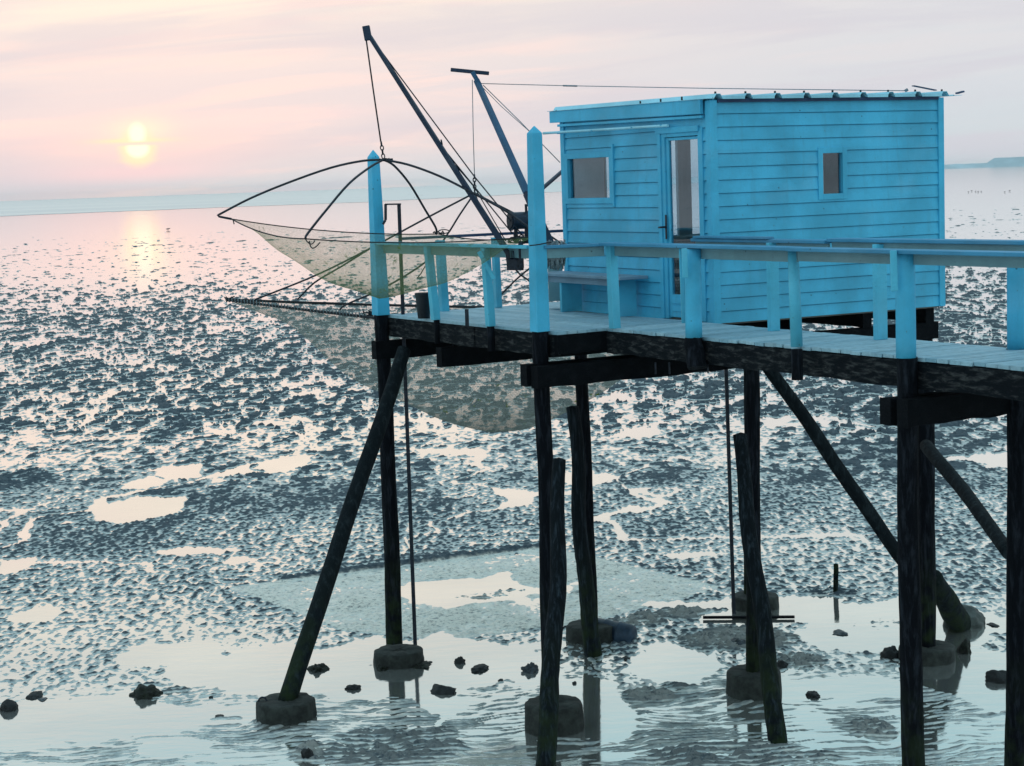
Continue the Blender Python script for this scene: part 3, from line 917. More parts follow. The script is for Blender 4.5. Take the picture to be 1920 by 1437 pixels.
# inner lining: dark boards, and floor
mb = MB()
for o_, X_, N_, L_, ops in ((OH, D1, -E1, TL, FW_OPS), (OH, E1, -D1, SL, [(1.46, 1.875, 5.775, 6.375)]), (OH + D1 * TL, E1, D1, SL, [(.575, 1.81, 5.30, 6.62), (1.87, 2.80, 5.30, 6.62)]), (OH + E1 * SL, D1, E1, TL, [(2.28, 2.85, 5.5, 6.5)])):
    for z0, z1 in splits(ZD + .0, 6.90, [c for op in ops for c in op[2:]]):
        for a, b in free(.07, L_ - .07, z0, z1, ops): mb.frame(o_, X_, N_, ZV, a, b, -.068, -.0605, z0, z1)
mb.build('inner_lining', 'interior', hut)
MB().frame(OH, D1, E1, ZV, .03, TL - .03, .03, SL - .03, ZD - .035, ZD - .002).build('floor', 'interior', hut)
MB().frame(OH, D1, E1, ZV, .04, TL - .04, .04, SL - .04, 6.895, 6.925).build('ceiling', 'interior', hut)
# inner post between the sea windows, grey
MB().frame(OH + D1 * (TL - .10), E1, D1, ZV, 1.655, 1.86, -.03, .03, ZD, 6.89).build('inner_post', 'grey_panel', hut, bevel=.004)
MB().frame(OH + D1 * (TL - .10), E1, D1, ZV, .10, .535, -.02, .02, ZD, 6.89).build('inner_panel', 'grey_panel', hut, bevel=.004)
# corner trims
for a, b, c, d in ((-.022, .075, -.024, .075), (TL - .07, TL + .024, -.024, .05), (-.024, .07, SL - .06, SL + .024), (TL - .07, TL + .024, SL - .07, SL + .024)):
    z0 = ZB - .004; mbt = MB().frame(OH, D1, E1, ZV, a, b, c, d, z0, 6.93)
    mbt.build('corner_trim', 'blue_trim', hut, bevel=.004)
# fascia on the front
mbf = MB(); a0, a1 = .10, 3.60
vs = [HP(a0, y_, z_) for y_ in (-.028, -.072) for z_ in (6.785, 6.950)] + [HP(a1, y_, z_) for y_ in (-.028, -.072) for z_ in (6.842, 6.985)]
mbf.add(vs, [(0, 1, 3, 2), (4, 6, 7, 5), (2, 3, 7, 6), (0, 4, 5, 1), (1, 5, 7, 3), (0, 2, 6, 4)])
mbf.build('fascia', 'blue', hut, bevel=.004)
MB().beam(HP(.10, -.045, 6.755), HP(3.42, -.045, 6.80), .035, .03).build('fascia_batten', 'blue_trim', hut, bevel=.003)
# tin roof with raised ribs
def roof_profile():
    pr = []; s_ = -.09; k = 0
    while s_ < 3.50:
        c = .06 + k * .405
        for off, z in ((-.060, 0), (-.026, .050), (.026, .050), (.060, 0)):
            pr.append((c + off, z))
        for off in (.13, .20, .27):
            pr += [(c + off - .018, 0), (c + off, .009), (c + off + .018, 0)]
        s_ = c + .405; k += 1
    pr = [(-.085, 0.0)] + [p_ for p_ in pr if p_[0] < 3.50] + [(3.56, .004)]
    return pr


pr = roof_profile(); mbr = MB(); t0, t1 = -.075, 3.63
zr0, zr1 = 6.945, 6.988
vs = []
for t_, zz in ((t0, zr0), (t1, zr1)):
    for th_ in (0.006, 0.0):
        vs += [HP(t_, s_, zz + z_ + th_) for s_, z_ in pr]
n_ = len(pr)
fs = []
for i in range(n_ - 1):
    fs += [(i, i + 1, 2 * n_ + i + 1, 2 * n_ + i), (n_ + i + 1, n_ + i, 3 * n_ + i, 3 * n_ + i + 1), (i + 1, i, n_ + i, n_ + i + 1), (2 * n_ + i, 2 * n_ + i + 1, 3 * n_ + i + 1, 3 * n_ + i)]
fs += [(0, 2 * n_, 3 * n_, n_), (n_ - 1, 2 * n_ - 1, 4 * n_ - 1, 3 * n_ - 1)]
mbr.add(vs, fs); roof = mbr.build('roof', 'roof', hut)
for s_ in [.06 + k * .405 for k in range(9)]:
    MB().tube([HP(t0 + .06, s_, 7.003), HP(t0 + .06, s_, 7.026)], .012, 8).build('roof_screw', 'screw', roof)
for t_ in (.5, .95, 1.4, 3.45):
    MB().tube([HP(t_, -.05, 6.95), HP(t_, -.05, 7.0)], .011, 8).build('roof_screw', 'screw', roof)
for k in range(8):
    c_ = .06 + k * .405
    MB().frame(OH, D1, E1, ZV, t0 - .004, t0 - .001, c_ + .052, c_ + .353, 6.940, 6.975).build('drip_edge', 'roof', roof)
# batten closing the ribs seen from the side
MB().frame(OH, D1, E1, ZV, -.030, -.005, .08, SL - .06, 6.905, 6.9445).build('eave_batten', 'roof_dark', hut)
# broken flashing strip lying on the roof end
MB().beam(HP(-.02, 2.86, 7.07), HP(-.02, 3.2, 7.015), .05, .010).build('flashing', 'roof_dark', hut)
MB().beam(HP(-.05, 3.50, 6.975), HP(-.05, 3.60, 6.995), .05, .02).build('flashing', 'roof_dark', hut)


def frame4(o, X, N, x0, x1, z0, z1, w_, n0, n1, name, m, parent=None):
    mb = MB()
    for a, b, c, d in ((x0, x0 + w_, z0, z1), (x1 - w_, x1, z0, z1), (x0 + w_, x1 - w_, z0, z0 + w_), (x0 + w_, x1 - w_, z1 - w_, z1)):
        mb.frame(o, X, N, ZV, a, b, n0, n1, c, d)
    return mb.build(name, m, parent or hut, bevel=.003)


# front window
wn = frame4(OH, D1, -E1, 2.15, 3.335, 5.80, 6.44, .072, -.055, .022, 'window', 'blue_trim')
MB().frame(OH, D1, -E1, ZV, 2.224, 3.262, -.030, -.024, 5.873, 6.367).build('pane', 'glass', wn)
MB().frame(OH, D1, -E1, ZV, 2.11, 2.149, -.02, .028, 5.76, 6.52).build('window_batten', 'blue_trim', wn, bevel=.003)
# side window
wn = frame4(OH, E1, -D1, 1.46, 1.875, 5.775, 6.375, .066, -.055, .020, 'window', 'blue_trim')
MB().frame(OH, E1, -D1, ZV, 1.527, 1.808, -.030, -.024, 5.842, 6.308).build('pane', 'glass', wn)
MB().frame(OH, E1, -D1, ZV, 1.527, 1.541, -.022, .0, 5.842, 6.308).build('painted_sky_strip', 'white', wn)  # added white strip, painted as a bright sliver of sky behind the pane
for a, b, z0_, z1_, o_, X_, N_ in ((.575, 1.81, 5.30, 6.62, OH + D1 * TL, E1, D1), (1.87, 2.80, 5.30, 6.62, OH + D1 * TL, E1, D1), (2.28, 2.85, 5.5, 6.5, OH + E1 * SL, D1, E1)):
    wn = frame4(o_, X_, N_, a, b, z0_, z1_, .03, -.06, .02, 'window', 'blue_trim')
    MB().frame(o_, X_, N_, ZV, a + .03, b - .03, -.03, -.024, z0_ + .03, z1_ - .03).build('pane', 'glass', wn)
# door
df_ = MB()
for a, b, c, d in ((.155, .245, ZD, 6.64), (.945, 1.09, ZD, 6.64), (.245, .945, 6.555, 6.64)):
    df_.frame(OH, D1, -E1, ZV, a, b, -.05, .020, c, d)
dfo = df_.build('door_frame', 'blue_trim', hut, bevel=.004)
MB().frame(OH, D1, -E1, ZV, .21, 1.11, .0205, .040, 6.60, 6.665).build('door_head', 'blue_trim', hut, bevel=.003)
MB().frame(OH, D1, -E1, ZV, 1.015, 1.085, .0205, .036, ZD, 6.598).build('door_moulding', 'blue_trim', hut, bevel=.003)
dr = MB()
for a, b, c, d in ((.247, .268, ZD + .02, 6.548), (.885, .943, ZD + .02, 6.548), (.268, .885, 6.515, 6.548), (.268, .885, 5.19, 5.28), (.268, .885, ZD + .02, ZD + .285), (.268, .545, ZD + .285, 5.19)):
    dr.frame(OH, D1, -E1, ZV, a, b, -.040, .0, c, d)
dro = dr.build('door', 'blue_trim', hut, bevel=.004)
for z0_, z1_, a_ in ((5.28, 6.515, .268), (ZD + .285, 5.19, .545)):
    MB().frame(OH, D1, -E1, ZV, a_, .885, -.024, -.018, z0_, z1_).build('door_glass', 'glass', dro)
for z_ in (ZD + .09, ZD + .18):
    MB().frame(OH, D1, -E1, ZV, .29, .87, .0005, .012, z_, z_ + .06).build('door_board', 'blue', dro, bevel=.003)
h_ = MB().tube([HP(.95, -.025, 5.52), HP(.95, -.07, 5.52), HP(1.03, -.07, 5.515)], .011, 8)
h_.build('door_handle', 'iron', dro)
MB().frame(OH, D1, -E1, ZV, .925, .955, .0215, .030, 5.38, 5.66).build('lock_plate', 'iron', dro)
# white pipe along the front
pp = MB(); pts = [HP(3.72 - i * .333, -.10 - .006 * math.sin(i), 6.716 - .0035 * i) for i in range(10)]
pp.tube(pts, .017, 10); ppo = pp.build('wall_pipe', 'roof', hut)
for t_ in (3.3, 2.45, 1.5, .85):
    MB().frame(OH, D1, -E1, ZV, t_ - .01, t_ + .01, .0, .13, 6.69, 6.702).build('pipe_clip', 'blue_trim', ppo)

# things inside the hut
cab = empty('cabinet', HP(2.7, 1.72, ZD), 'grey-brown wooden cabinet seen through the glazed door', 'cabinet')
MB().frame(OH, D1, E1, ZV, 2.50, 2.92, 1.36, 2.0, ZD + .03, 5.30).build('body', 'cabinet', cab, bevel=.006)
MB().frame(OH, D1, E1, ZV, 2.47, 2.95, 1.33, 2.03, 5.302, 5.335).build('top', 'cabinet', cab, bevel=.004)
MB().frame(OH, D1, E1, ZV, 2.485, 2.499, 1.40, 1.66, ZD + .08, 5.26).build('cabinet_door', 'cabinet', cab, bevel=.004)
MB().frame(OH, D1, E1, ZV, 2.485, 2.499, 1.68, 1.96, ZD + .08, 5.26).build('cabinet_door', 'cabinet', cab, bevel=.004)

# bench against the front wall
bn = empty('bench', HP(2.0, -.25, ZD), 'grey-blue plank bench against the hut front beside the door', 'bench')
b0 = aty(1044, 514, 22.9)
MB().frame(OH, D1, -E1, ZV, 1.36, 3.45, .03, .42, ZD + .455, ZD + .492).build('seat', 'bench', bn, bevel=.006)
MB().frame(OH, D1, -E1, ZV, 1.50, 3.30, .34, .37, ZD + .375, ZD + .4545).build('apron', 'bench', bn, bevel=.004)
for t_ in (1.62, 2.95):
    MB().frame(OH, D1, -E1, ZV, t_, t_ + .05, .04, .335, ZD, ZD + .4545).build('leg', 'blue_rail', bn, bevel=.005)

# ------------------------------------------------------------------ curves
def bez(p0, c, p1, n_=16):
    return [p0 * (1 - u) ** 2 + c * 2 * u * (1 - u) + p1 * u * u for u in [i / n_ for i in range(n_ + 1)]]


def through(p0, m_, p1, n_=16):      # quadratic arc passing through m_ half way
    return bez(p0, m_ * 2 - (p0 + p1) * .5, p1, n_)


def poly(pts, n_=6):
    out = []
    k = len(pts)
    for i in range(k - 1):
        p0 = pts[max(i - 1, 0)]; p1 = pts[i]; p2 = pts[i + 1]; p3 = pts[min(i + 2, k - 1)]
        for j in range(n_):
            u = j / n_
            out.append(.5 * ((2 * p1) + (p2 - p0) * u + (2 * p0 - 5 * p1 + 4 * p2 - p3) * u * u + (3 * p1 - p0 - 3 * p2 + p3) * u ** 3))
    out.append(pts[-1]); return out


def chain(mbx, a, b, r=.02, k=5, wire=.006):
    a = Vector(a); b = Vector(b); d = (b - a) / k; L = d.length; dn = d.normalized()
    for i in range(k):
        c = a + d * (i + .5); s_ = Vector((1, 0, 0)) if i % 2 else Vector((.2, 1, 0)).normalized()
        s_ = (s_ - dn * s_.dot(dn)).normalized()
        mbx.tube([c + dn * (L * .62 * math.cos(q)) + s_ * (r * math.sin(q)) for q in [2 * PI * j / 10 for j in range(11)]], wire, 5)


# ------------------------------------------------------------------ near crane, winch
cr = empty('net_crane', aty(962, 500, 20.6), 'dark steel boom leaning out to the left from the winch', 'crane')
tb = aty(962, 488, 20.6); tt = aty(689, 62, 21.2)
MB().beam(tb, tt, .062, .062, w2=.045, h2=.045).build('boom', 'steel_blue', cr, bevel=.006)
hd = MB(); hx = (tt - tb).normalized()
hd.beam(aty(691, 76, 21.2), aty(686, 49, 21.2), .075, .085); hd.build('boom_head', 'steel_blue', cr, bevel=.006)
br_ = MB()
br_.beam(aty(951, 470, 20.5), aty(955, 503, 20.5), .05, .10, Vector((0, 1, 0)))
br_.beam(aty(976, 452, 20.4), aty(978, 503, 20.4), .055, .10, Vector((0, 1, 0)))
br_.beam(aty(950, 497, 20.45), aty(982, 497, 20.45), .07, .12, ZV)
br_.build('bracket', 'iron', cr, bevel=.004)
sp_ = MB()
sp_.beam(aty(966, 470, 20.5), aty(971, 494, 20.5), .06, .03, Vector((0, 1, 0)))
sp_.build('bracket_plate', 'steel_blue', cr, bevel=.003)
cl = MB(); cl.tube([aty(824, 275, 20.95), aty(829, 271, 20.9), aty(827, 262, 20.9)], .010, 6); cl.build('cleat', 'iron', cr)
st_ = MB()
st_.tube([aty(692, 66, 21.2), aty(890, 332, 20.8), aty(1003, 470, 20.5)], .0075, 6)
st_.tube([aty(829, 276, 20.9), aty(950, 425, 20.7), aty(961, 438, 20.65)], .0075, 6)
st_.tube([aty(832, 285, 20.9), aty(890, 352, 20.8), aty(948, 452, 20.6)], .006, 6)
st_.build('stay_wire', 'iron', cr)
rp = MB(); rp.tube([aty(686, 70, 21.2), aty(700, 170, 21.2), aty(714, 266, 21.2)], .009, 6); rp.build('hoist_rope', 'rope', cr)
ch = MB(); chain(ch, aty(714.5, 266, 21.2), aty(719, 297, 21.2), .018, 4, .007); ch.build('hoist_chain', 'iron', cr)

wi = empty('winch', aty(975, 455, 20.7), 'dark round-drummed hand winch on two legs beside the tall corner post', 'winch')
wd_ = MB(); wc = aty(972, 414, 20.7); wx = Vector((.92, .38, 0)).normalized()
wd_.tube([wc - wx * .10, wc - wx * .085, wc - wx * .084, wc + wx * .12, wc + wx * .121, wc + wx * .14], [.112, .112, .098, .098, .108, .108], 26, smooth=False)
wd_.build('drum', 'winch', wi)
MB().tube([wc - wx * .112, wc - wx * .10], .085, 20).build('drum_face', 'iron', wi)
for px in (967, 987):
    MB().beam(aty(px, 424, 20.7), aty(px + 1, 457, 20.7), .045, .05, Vector((0, 1, 0))).build('leg', 'iron', wi, bevel=.003)
hn = MB(); hn.beam(aty(987, 402, 20.7), aty(986, 383, 20.7), .03, .03, Vector((0, 1, 0))); hn.beam(aty(986, 386, 20.7), aty(991, 386, 20.7), .02, .02); hn.build('crank_handle', 'iron', wi)
rnd = random.Random(3)
tg = MB()
for i in range(16):
    a = aty(952 + rnd.uniform(0, 38), 446 + rnd.uniform(-3, 10), 20.6); b = aty(952 + rnd.uniform(0, 38), 446 + rnd.uniform(-3, 10), 20.7); c = aty(952 + rnd.uniform(0, 38), 446 + rnd.uniform(-6, 10), 20.65)
    tg.tube(through(a, b, c, 6), .007, 5)
tag(tg.build('tangled_cord', 'rope', None, aty(970, 455, 20.65)), 'black tangle of wire and cord on the rail under the winch', 'cord')

# bundle of ropes on the rail by the tall post
rb_ = MB(); rc = aty(1035, 478, 20.25)
for i in range(20):
    x0 = rnd.uniform(1018, 1058); y1_ = rnd.uniform(488, 508)
    Y_ = 20.15 + rnd.uniform(-.05, .05)
    a = aty(x0, rnd.uniform(485, 500), Y_ - .08); c = aty(x0 + rnd.uniform(-8, 8), y1_, Y_ + .05)
    m_ = aty(x0 + rnd.uniform(-8, 8), rnd.uniform(450, 460), Y_ - .02)
    rb_.tube(poly([a, m_, c], 6), .011, 6)
rb_.tube([aty(x, 482 + 2 * math.sin(x), 20.05) for x in range(1014, 1056, 6)], .035, 8)
for x in (1024, 1034, 1044):
    rb_.tube([aty(x, 455, 20.05), aty(x + 1, 490, 20.03), aty(x + 2, rnd.uniform(500, 514), 20.05)], .02, 7)
tag(rb_.build('rope_bundle', 'paler_rope', None, rc), 'bundle of grey ropes hung over the rail right of the tall pointed post', 'rope')
ln = MB(); ln.tube([aty(993, 461, 19.83), aty(1010, 459, 19.80), aty(1034, 454, 19.95)], .008, 6)
tag(ln.build('lashing_cord', 'rope', None, aty(1010, 459, 19.8)), 'thin dark cord lashed round the tall pointed post', 'cord')

# ------------------------------------------------------------------ near net
def net_thing(name, label, corners, hub, arms, sag, m, seed, rw, cords, boundary_r, uvs):
    root = empty(name, hub, label, 'fishing net')
    a, b, c, d = corners        # in order round the square
    N = 44; mb = MB(); uvl = []
    for i in range(N + 1):
        for j in range(N + 1):
            u = i / N; v = j / N
            p_ = a * (1 - u) * (1 - v) + b * u * (1 - v) + c * u * v + d * (1 - u) * v
            g_ = 1 - max(abs(2 * u - 1), abs(2 * v - 1))
            rim = min(u, 1 - u, v, 1 - v)
            ru = (abs(2 * u - 1) ** 3 + abs(2 * v - 1) ** 3) ** (1 / 3)
            g_ = .5 * g_ + .5 * max(0, 1 - ru)
            prof = math.tanh(1.4 * g_) / math.tanh(1.4)
            z = -sag * prof
            # edges sag a little between the corners
            eu = 4 * u * (1 - u) * (1 if min(v, 1 - v) < 1e-6 else max(0, 1 - min(v, 1 - v) * 3)); ev = 4 * v * (1 - v) * max(0, 1 - min(u, 1 - u) * 3)
            z -= rw * max(eu, ev)
            wr_ = sag * .022 * math.sin(17 * u + 9 * v + seed) * math.sin(13 * v - 5 * u) * min(1, 6 * rim)
            mb.v.append(tuple(p_ + Vector((wr_, wr_ * .6, z + wr_)))); uvl.append((u, v))
    for i in range(N):
        for j in range(N):
            q = i * (N + 1) + j; mb.f.append((q, q + N + 1, q + N + 2, q + 1)); mb.sm.append(True)
    mb.uv = uvl
    mb.build('netting', m, root)
    for k, (p_, q_) in enumerate(((a, b), (b, c), (c, d), (d, a))):
        mid_ = (p_ + q_) * .5 - ZV * rw
        MB().tube(through(p_, mid_, q_, 14), boundary_r, 6).build('rim_cord' if boundary_r < .012 else 'rim_rod', 'rope', root)
    for ar in arms:
        MB().tube(ar, [.0135] * len(ar), 8).build('arm', 'iron', root)
    for cd in cords:
        MB().tube(cd, .007, 5).build('tie_cord', 'rope', root)
    return root


hub = aty(719, 300, 21.2)
A_ = aty(412, 402, 22.0); B_ = aty(571, 448, 19.7); C_ = aty(822, 439, 21.9); Dd = aty(1012, 442, 20.3)
A_n = aty(434, 411, 21.9)
arms = [poly([hub, aty(680, 302, 21.3), aty(620, 315, 21.45), aty(540, 343, 21.7), aty(470, 372, 21.9), A_], 4) + [aty(408, 404, 22.0), aty(411, 406.5, 22.0), aty(434, 411, 21.95)],
        poly([hub, aty(695, 313, 20.9), aty(655, 344, 20.4), aty(612, 394, 20.0), aty(577, 438, 19.75), aty(573, 447, 19.7)], 4),
        poly([hub, aty(739, 311, 21.3), aty(768, 345, 21.5), aty(798, 395, 21.7), aty(816, 425, 21.85), aty(819, 437, 21.9)], 4),
        poly([hub, aty(765, 309, 21.05), aty(825, 331, 20.9), aty(886, 362, 20.7), aty(950, 397, 20.5), Dd], 4)]
cords = [[aty(437, 413, 21.9), aty(439, 421, 21.9)], through(aty(572, 448, 19.7), aty(582, 458, 19.7), aty(590, 452, 19.75), 6), through(aty(580, 452, 19.7), aty(586, 466, 19.7), aty(600, 455, 19.8), 6),
         [aty(797, 499, 22.0), aty(790, 512, 22.0), aty(782, 522, 22.0)]]
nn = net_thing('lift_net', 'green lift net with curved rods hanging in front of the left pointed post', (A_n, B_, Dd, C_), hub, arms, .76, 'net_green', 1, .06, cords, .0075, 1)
kn = MB()
for i in range(5): kn.tube([hub + Vector((-.05 + .02 * i, .03 * math.sin(i), .008 * (-1) ** i)), hub + Vector((.01 + .02 * i, -.02, -.008 * (-1) ** i))], .014, 6)
kn.tube([hub + Vector((-.05, 0, 0)), hub + Vector((.11, -.01, .002))], .012, 8)
kn.build('hub_clamp', 'iron', nn)
lp = MB(); lc = aty(832, 436, 21.9)
lp.tube([lc + Vector((.065 * math.cos(q), 0, .022 * math.sin(q) + .01)) for q in [2 * PI * j / 14 for j in range(15)]], .007, 5)
lp.tube([aty(x, 437 + 3 * math.sin(x * 1.3), 21.85) for x in range(812, 836, 3)], .013, 6)
lp.build('knotted_cord', 'rope', nn)

# ------------------------------------------------------------------ far crane with T head
mc = empty('net_crane', aty(1047, 492, 23.6), 'blue steel mast with a T-shaped head leaning left behind the tall post', 'crane')
mt_ = aty(893, 150, 25.0); mb0 = aty(1047, 495, 23.6); mj = aty(988, 362, 24.1)
MB().beam(mb0, mj, .12, .09, w2=.085).build('mast', 'steel_blue', mc, bevel=.008)
MB().beam(mj + (mt_ - mj) * .002, mt_, .085, .07, w2=.062).build('mast', 'slate', mc, bevel=.008)
hm = MB(); hm.beam(aty(900, 160, 25.0), aty(886, 136, 25.0), .11, .06, w2=.19); hm.build('head_plate', 'slate', mc, bevel=.005)
MB().beam(aty(845, 131, 25.0), aty(917, 138, 25.0), .05, .05).build('head_bar', 'steel_blue', mc, bevel=.006)
MB().beam(aty(1018, 353, 24.0), aty(1056, 320, 24.6), .04, .04).build('strut', 'steel_blue', mc, bevel=.004)
MB().frame(aty(1040, 500, 23.7), Vector((1, 0, 0)), Vector((0, 1, 0)), ZV, -.09, .10, -.05, .05, -.45, .10).build('mast_foot', 'pale_rail', mc, bevel=.006)
gw = MB()
gw.tube([aty(906, 160, 25.0), aty(975, 228, 24.6), aty(1050, 305, 24.2)], .0065, 5)
gw.tube([aty(893, 152, 25.0), aty(940, 200, 24.9), aty(1010, 262, 24.6)], .005, 5)
gw.build('stay_wire', 'galv', mc)
hr = MB(); hr.tube([aty(885.5, 150, 25.0), aty(887, 240, 25.2), aty(889.5, 328, 25.6)], .006, 5); hr.build('hoist_rope', 'galv', mc)
ch = MB(); chain(ch, aty(889.5, 328, 25.6), aty(890, 360, 25.6), .02, 5, .009); ch.build('hoist_chain', 'iron', mc)
# cable to the roof
cb = MB(); cb.tube([aty(903, 157, 25.0), aty(1060, 161, 24.4), aty(1330, 166, 23.0), aty(1700, 170.5, 22.2)], .0055, 5)
cb.tube([aty(1056, 161, 24.4), aty(1082, 161.6, 24.3)], .012, 6)
cb.tube([aty(1697, 171, 22.2), aty(1702, 168, 22.2)], .02, 6)
tag(cb.build('guy_cable', 'galv', None, aty(903, 157, 25.0)), 'thin guy cable from the T-headed mast across to the hut roof', 'cable')

# ------------------------------------------------------------------ far net, below and behind the platform
hub2 = aty(890, 362, 25.6)
L2 = aty(424, 562, 27.0); N2 = aty(860, 612, 25.0); F2 = aty(1025, 578, 29.0); R2 = aty(1325, 600, 26.6)
arms = [poly([hub2, aty(800, 409, 26), aty(694, 466, 26.4), aty(600, 513, 26.8), aty(520, 546, 26.9), aty(478, 562, 26.9)], 4),
        poly([aty(694, 466, 26.5), aty(640, 500, 26.8), aty(590, 530, 27.1), aty(558, 562, 27.2)], 4),
        poly([hub2, aty(862, 403, 25.4), aty(838, 441, 25.3), aty(800, 490, 25.4), aty(720, 540, 25.6), aty(650, 571, 25.9), aty(636, 583, 26.0)], 4),
        poly([hub2, aty(920, 378, 26.0), aty(985, 412, 26.2), aty(1060, 462, 26.4)], 4),
        poly([hub2, aty(905, 400, 26.4), aty(935, 450, 27.0), aty(975, 515, 27.4), aty(1060, 560, 27.6)], 4),
        poly([aty(1060, 462, 26.6), aty(1010, 492, 26.8), aty(975, 518, 27), aty(940, 552, 27.4)], 4)]
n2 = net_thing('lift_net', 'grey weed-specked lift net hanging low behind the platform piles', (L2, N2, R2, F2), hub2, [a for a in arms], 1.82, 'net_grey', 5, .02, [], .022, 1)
sl2 = MB()
for i in range(44):     # lashings round the near rod
    u = i / 44; c = L2.lerp(N2, u * .62); r_ = .03 + .012 * (rnd.random())
    sl2.tube([c + Vector((.025 * k / 6 - .01, r_ * math.cos(q), r_ * math.sin(q))) for k, q in enumerate([2 * PI * j / 6 for j in range(7)])], .007, 4)
sl2.build('lashing', 'paler_rope', n2)
kb = MB()
for i in range(24):
    c = aty(695, 590, 25.9); a = Vector((rnd.uniform(-1, 1), rnd.uniform(-.3, .3), rnd.uniform(-.5, .5)))
    kb.tube([c + a * .14, c + Vector((rnd.uniform(-1, 1), 0, rnd.uniform(-.5, .5))) * .10], .010, 5)
for i in range(10):
    c = L2; a = Vector((rnd.uniform(-.2, 1), rnd.uniform(-.3, .3), rnd.uniform(-.4, .4)))
    kb.tube([c, c + a * .15], .010, 5)
kb.build('knotted_cord', 'rope', n2)

# ------------------------------------------------------------------ loose things
tp = lambda px, py, Y_=23.3: aty(px, py, Y_)
pole = empty('iron_pole', atz(779, 1222, 0), 'tall thin iron pole with hooked flat top rising past the left pointed post', 'pole')
MB().beam(atz(779, 1222, -.1), aty(748, 383, 23.35), .050, .032, Vector((0, 1, 0)), w2=.045).build('shaft', 'iron', pole)
hk = MB(); hk.beam(aty(722, 383.5, 23.35), aty(752, 383, 23.35), .02, .02); hk.beam(aty(723, 383, 23.35), aty(723, 413, 23.35), .035, .02, Vector((0, 1, 0))); hk.beam(aty(723, 413, 23.35), aty(718, 421, 23.35), .03, .02, Vector((0, 1, 0)))
hk.build('hook', 'iron', pole)
pb = atz(1376, 1150, 0)
tag(MB().beam(pb - ZV * .1, aty(1361, 680, pb.y - .2), .048, .048, Vector((0, 1, 0))).build('iron_pole', 'iron', None, pb), 'thin straight iron pole standing left of the middle hut pile', 'pole')


def leaning(top, tY, base_px, r0, r1, seed, label):
    b = atz(*base_px, 0)
    o = roughlog(b - ZV * .15, aty(top[0], top[1], tY), r1, r0, seed, 16, 40, .03, .10).build('old_post', 'log', None, b)
    tag(o, label, 'post')


leaning((1048, 862), 18.9, (1024, 1455), .068, .112, 51, 'crooked grey log with rounded head in front of the tall post pile')
leaning((1071, 765), 22.6, (1115, 1230), .080, .118, 52, 'leaning black log against the pile beside the blue drum')
leaning((1389, 815), 19.9, (1456, 1392), .072, .112, 53, 'leaning black log crossing the middle hut pile')
sb = atz(1567, 1112, 0)
tag(roughlog(sb - ZV * .1, aty(1567, 1058, sb.y), .038, .034, 55, 10, 10, .004, .1).build('stake', 'pile', None, sb), 'short thin black stake standing alone in the mud', 'stake')
pk = atz(1405, 1159, 0)
tag(MB().beam(atz(1318, 1158, .03), atz(1490, 1157, .03), .07, .030).build('driftwood_plank', 'under', None, pk, bevel=.006), 'long dark plank lying flat in the shallow water', 'plank')
# bucket
bk = empty('bucket', atz(793, 597, ZD), 'black plastic bucket on the seaward corner of the platform', 'bucket')
bb = atz(795, 597, ZD + .005); mbk = MB(); nn_ = 28
for r_, z_ in ((.075, 0), (.098, .30), (.104, .302), (.104, .318), (.096, .318), (.072, .012)):
    for j in range(nn_):
        a = 2 * PI * j / nn_; mbk.v.append(tuple(bb + Vector((r_ * math.cos(a), r_ * math.sin(a), z_))))
for i in range(5):
    for j in range(nn_):
        a = i * nn_ + j; b = i * nn_ + (j + 1) % nn_; mbk.f.append((a, b, b + nn_, a + nn_)); mbk.sm.append(True)
mbk.f.append(tuple(range(5 * nn_, 6 * nn_))); mbk.sm.append(False); mbk.f.append(tuple(reversed(range(nn_)))); mbk.sm.append(False)
mbk.build('shell', 'bucket', bk)
MB().tube([bb + Vector((.104 * math.cos(q), .05, .30 - .10 * math.sin(q))) for q in [PI * j / 12 for j in range(13)]], .004, 5).build('handle', 'iron', bk)

# drum lying beside the block
dc = atz(1150, 1200, 0); dr_ = MB(); ax = Vector((.90, -.42, -.10)).normalized(); dcc = dc + Vector((-.02, .1, .07))
prof = [(-.38, .0), (-.375, .10), (-.35, .155), (-.33, .165), (-.10, .165), (-.095, .172), (-.075, .172), (-.07, .165), (.10, .165), (.105, .172), (.125, .172), (.13, .165), (.27, .160), (.31, .145), (.335, .10), (.34, .0)]
pts_ = [dcc + ax * p_[0] for p_ in prof]
dr_.tube(pts_, [max(.002, p_[1]) for p_ in prof], 28)
tag(dr_.build('plastic_drum', 'drum', None, dc), 'blue-black barrel lying half sunk beside the round footing', 'barrel')

# concrete block with a loop, right of the hut pile
hb = empty('concrete_block', atz(1803, 1170, 0), 'angular concrete lump with a wire loop, behind the right hut pile', 'concrete block')


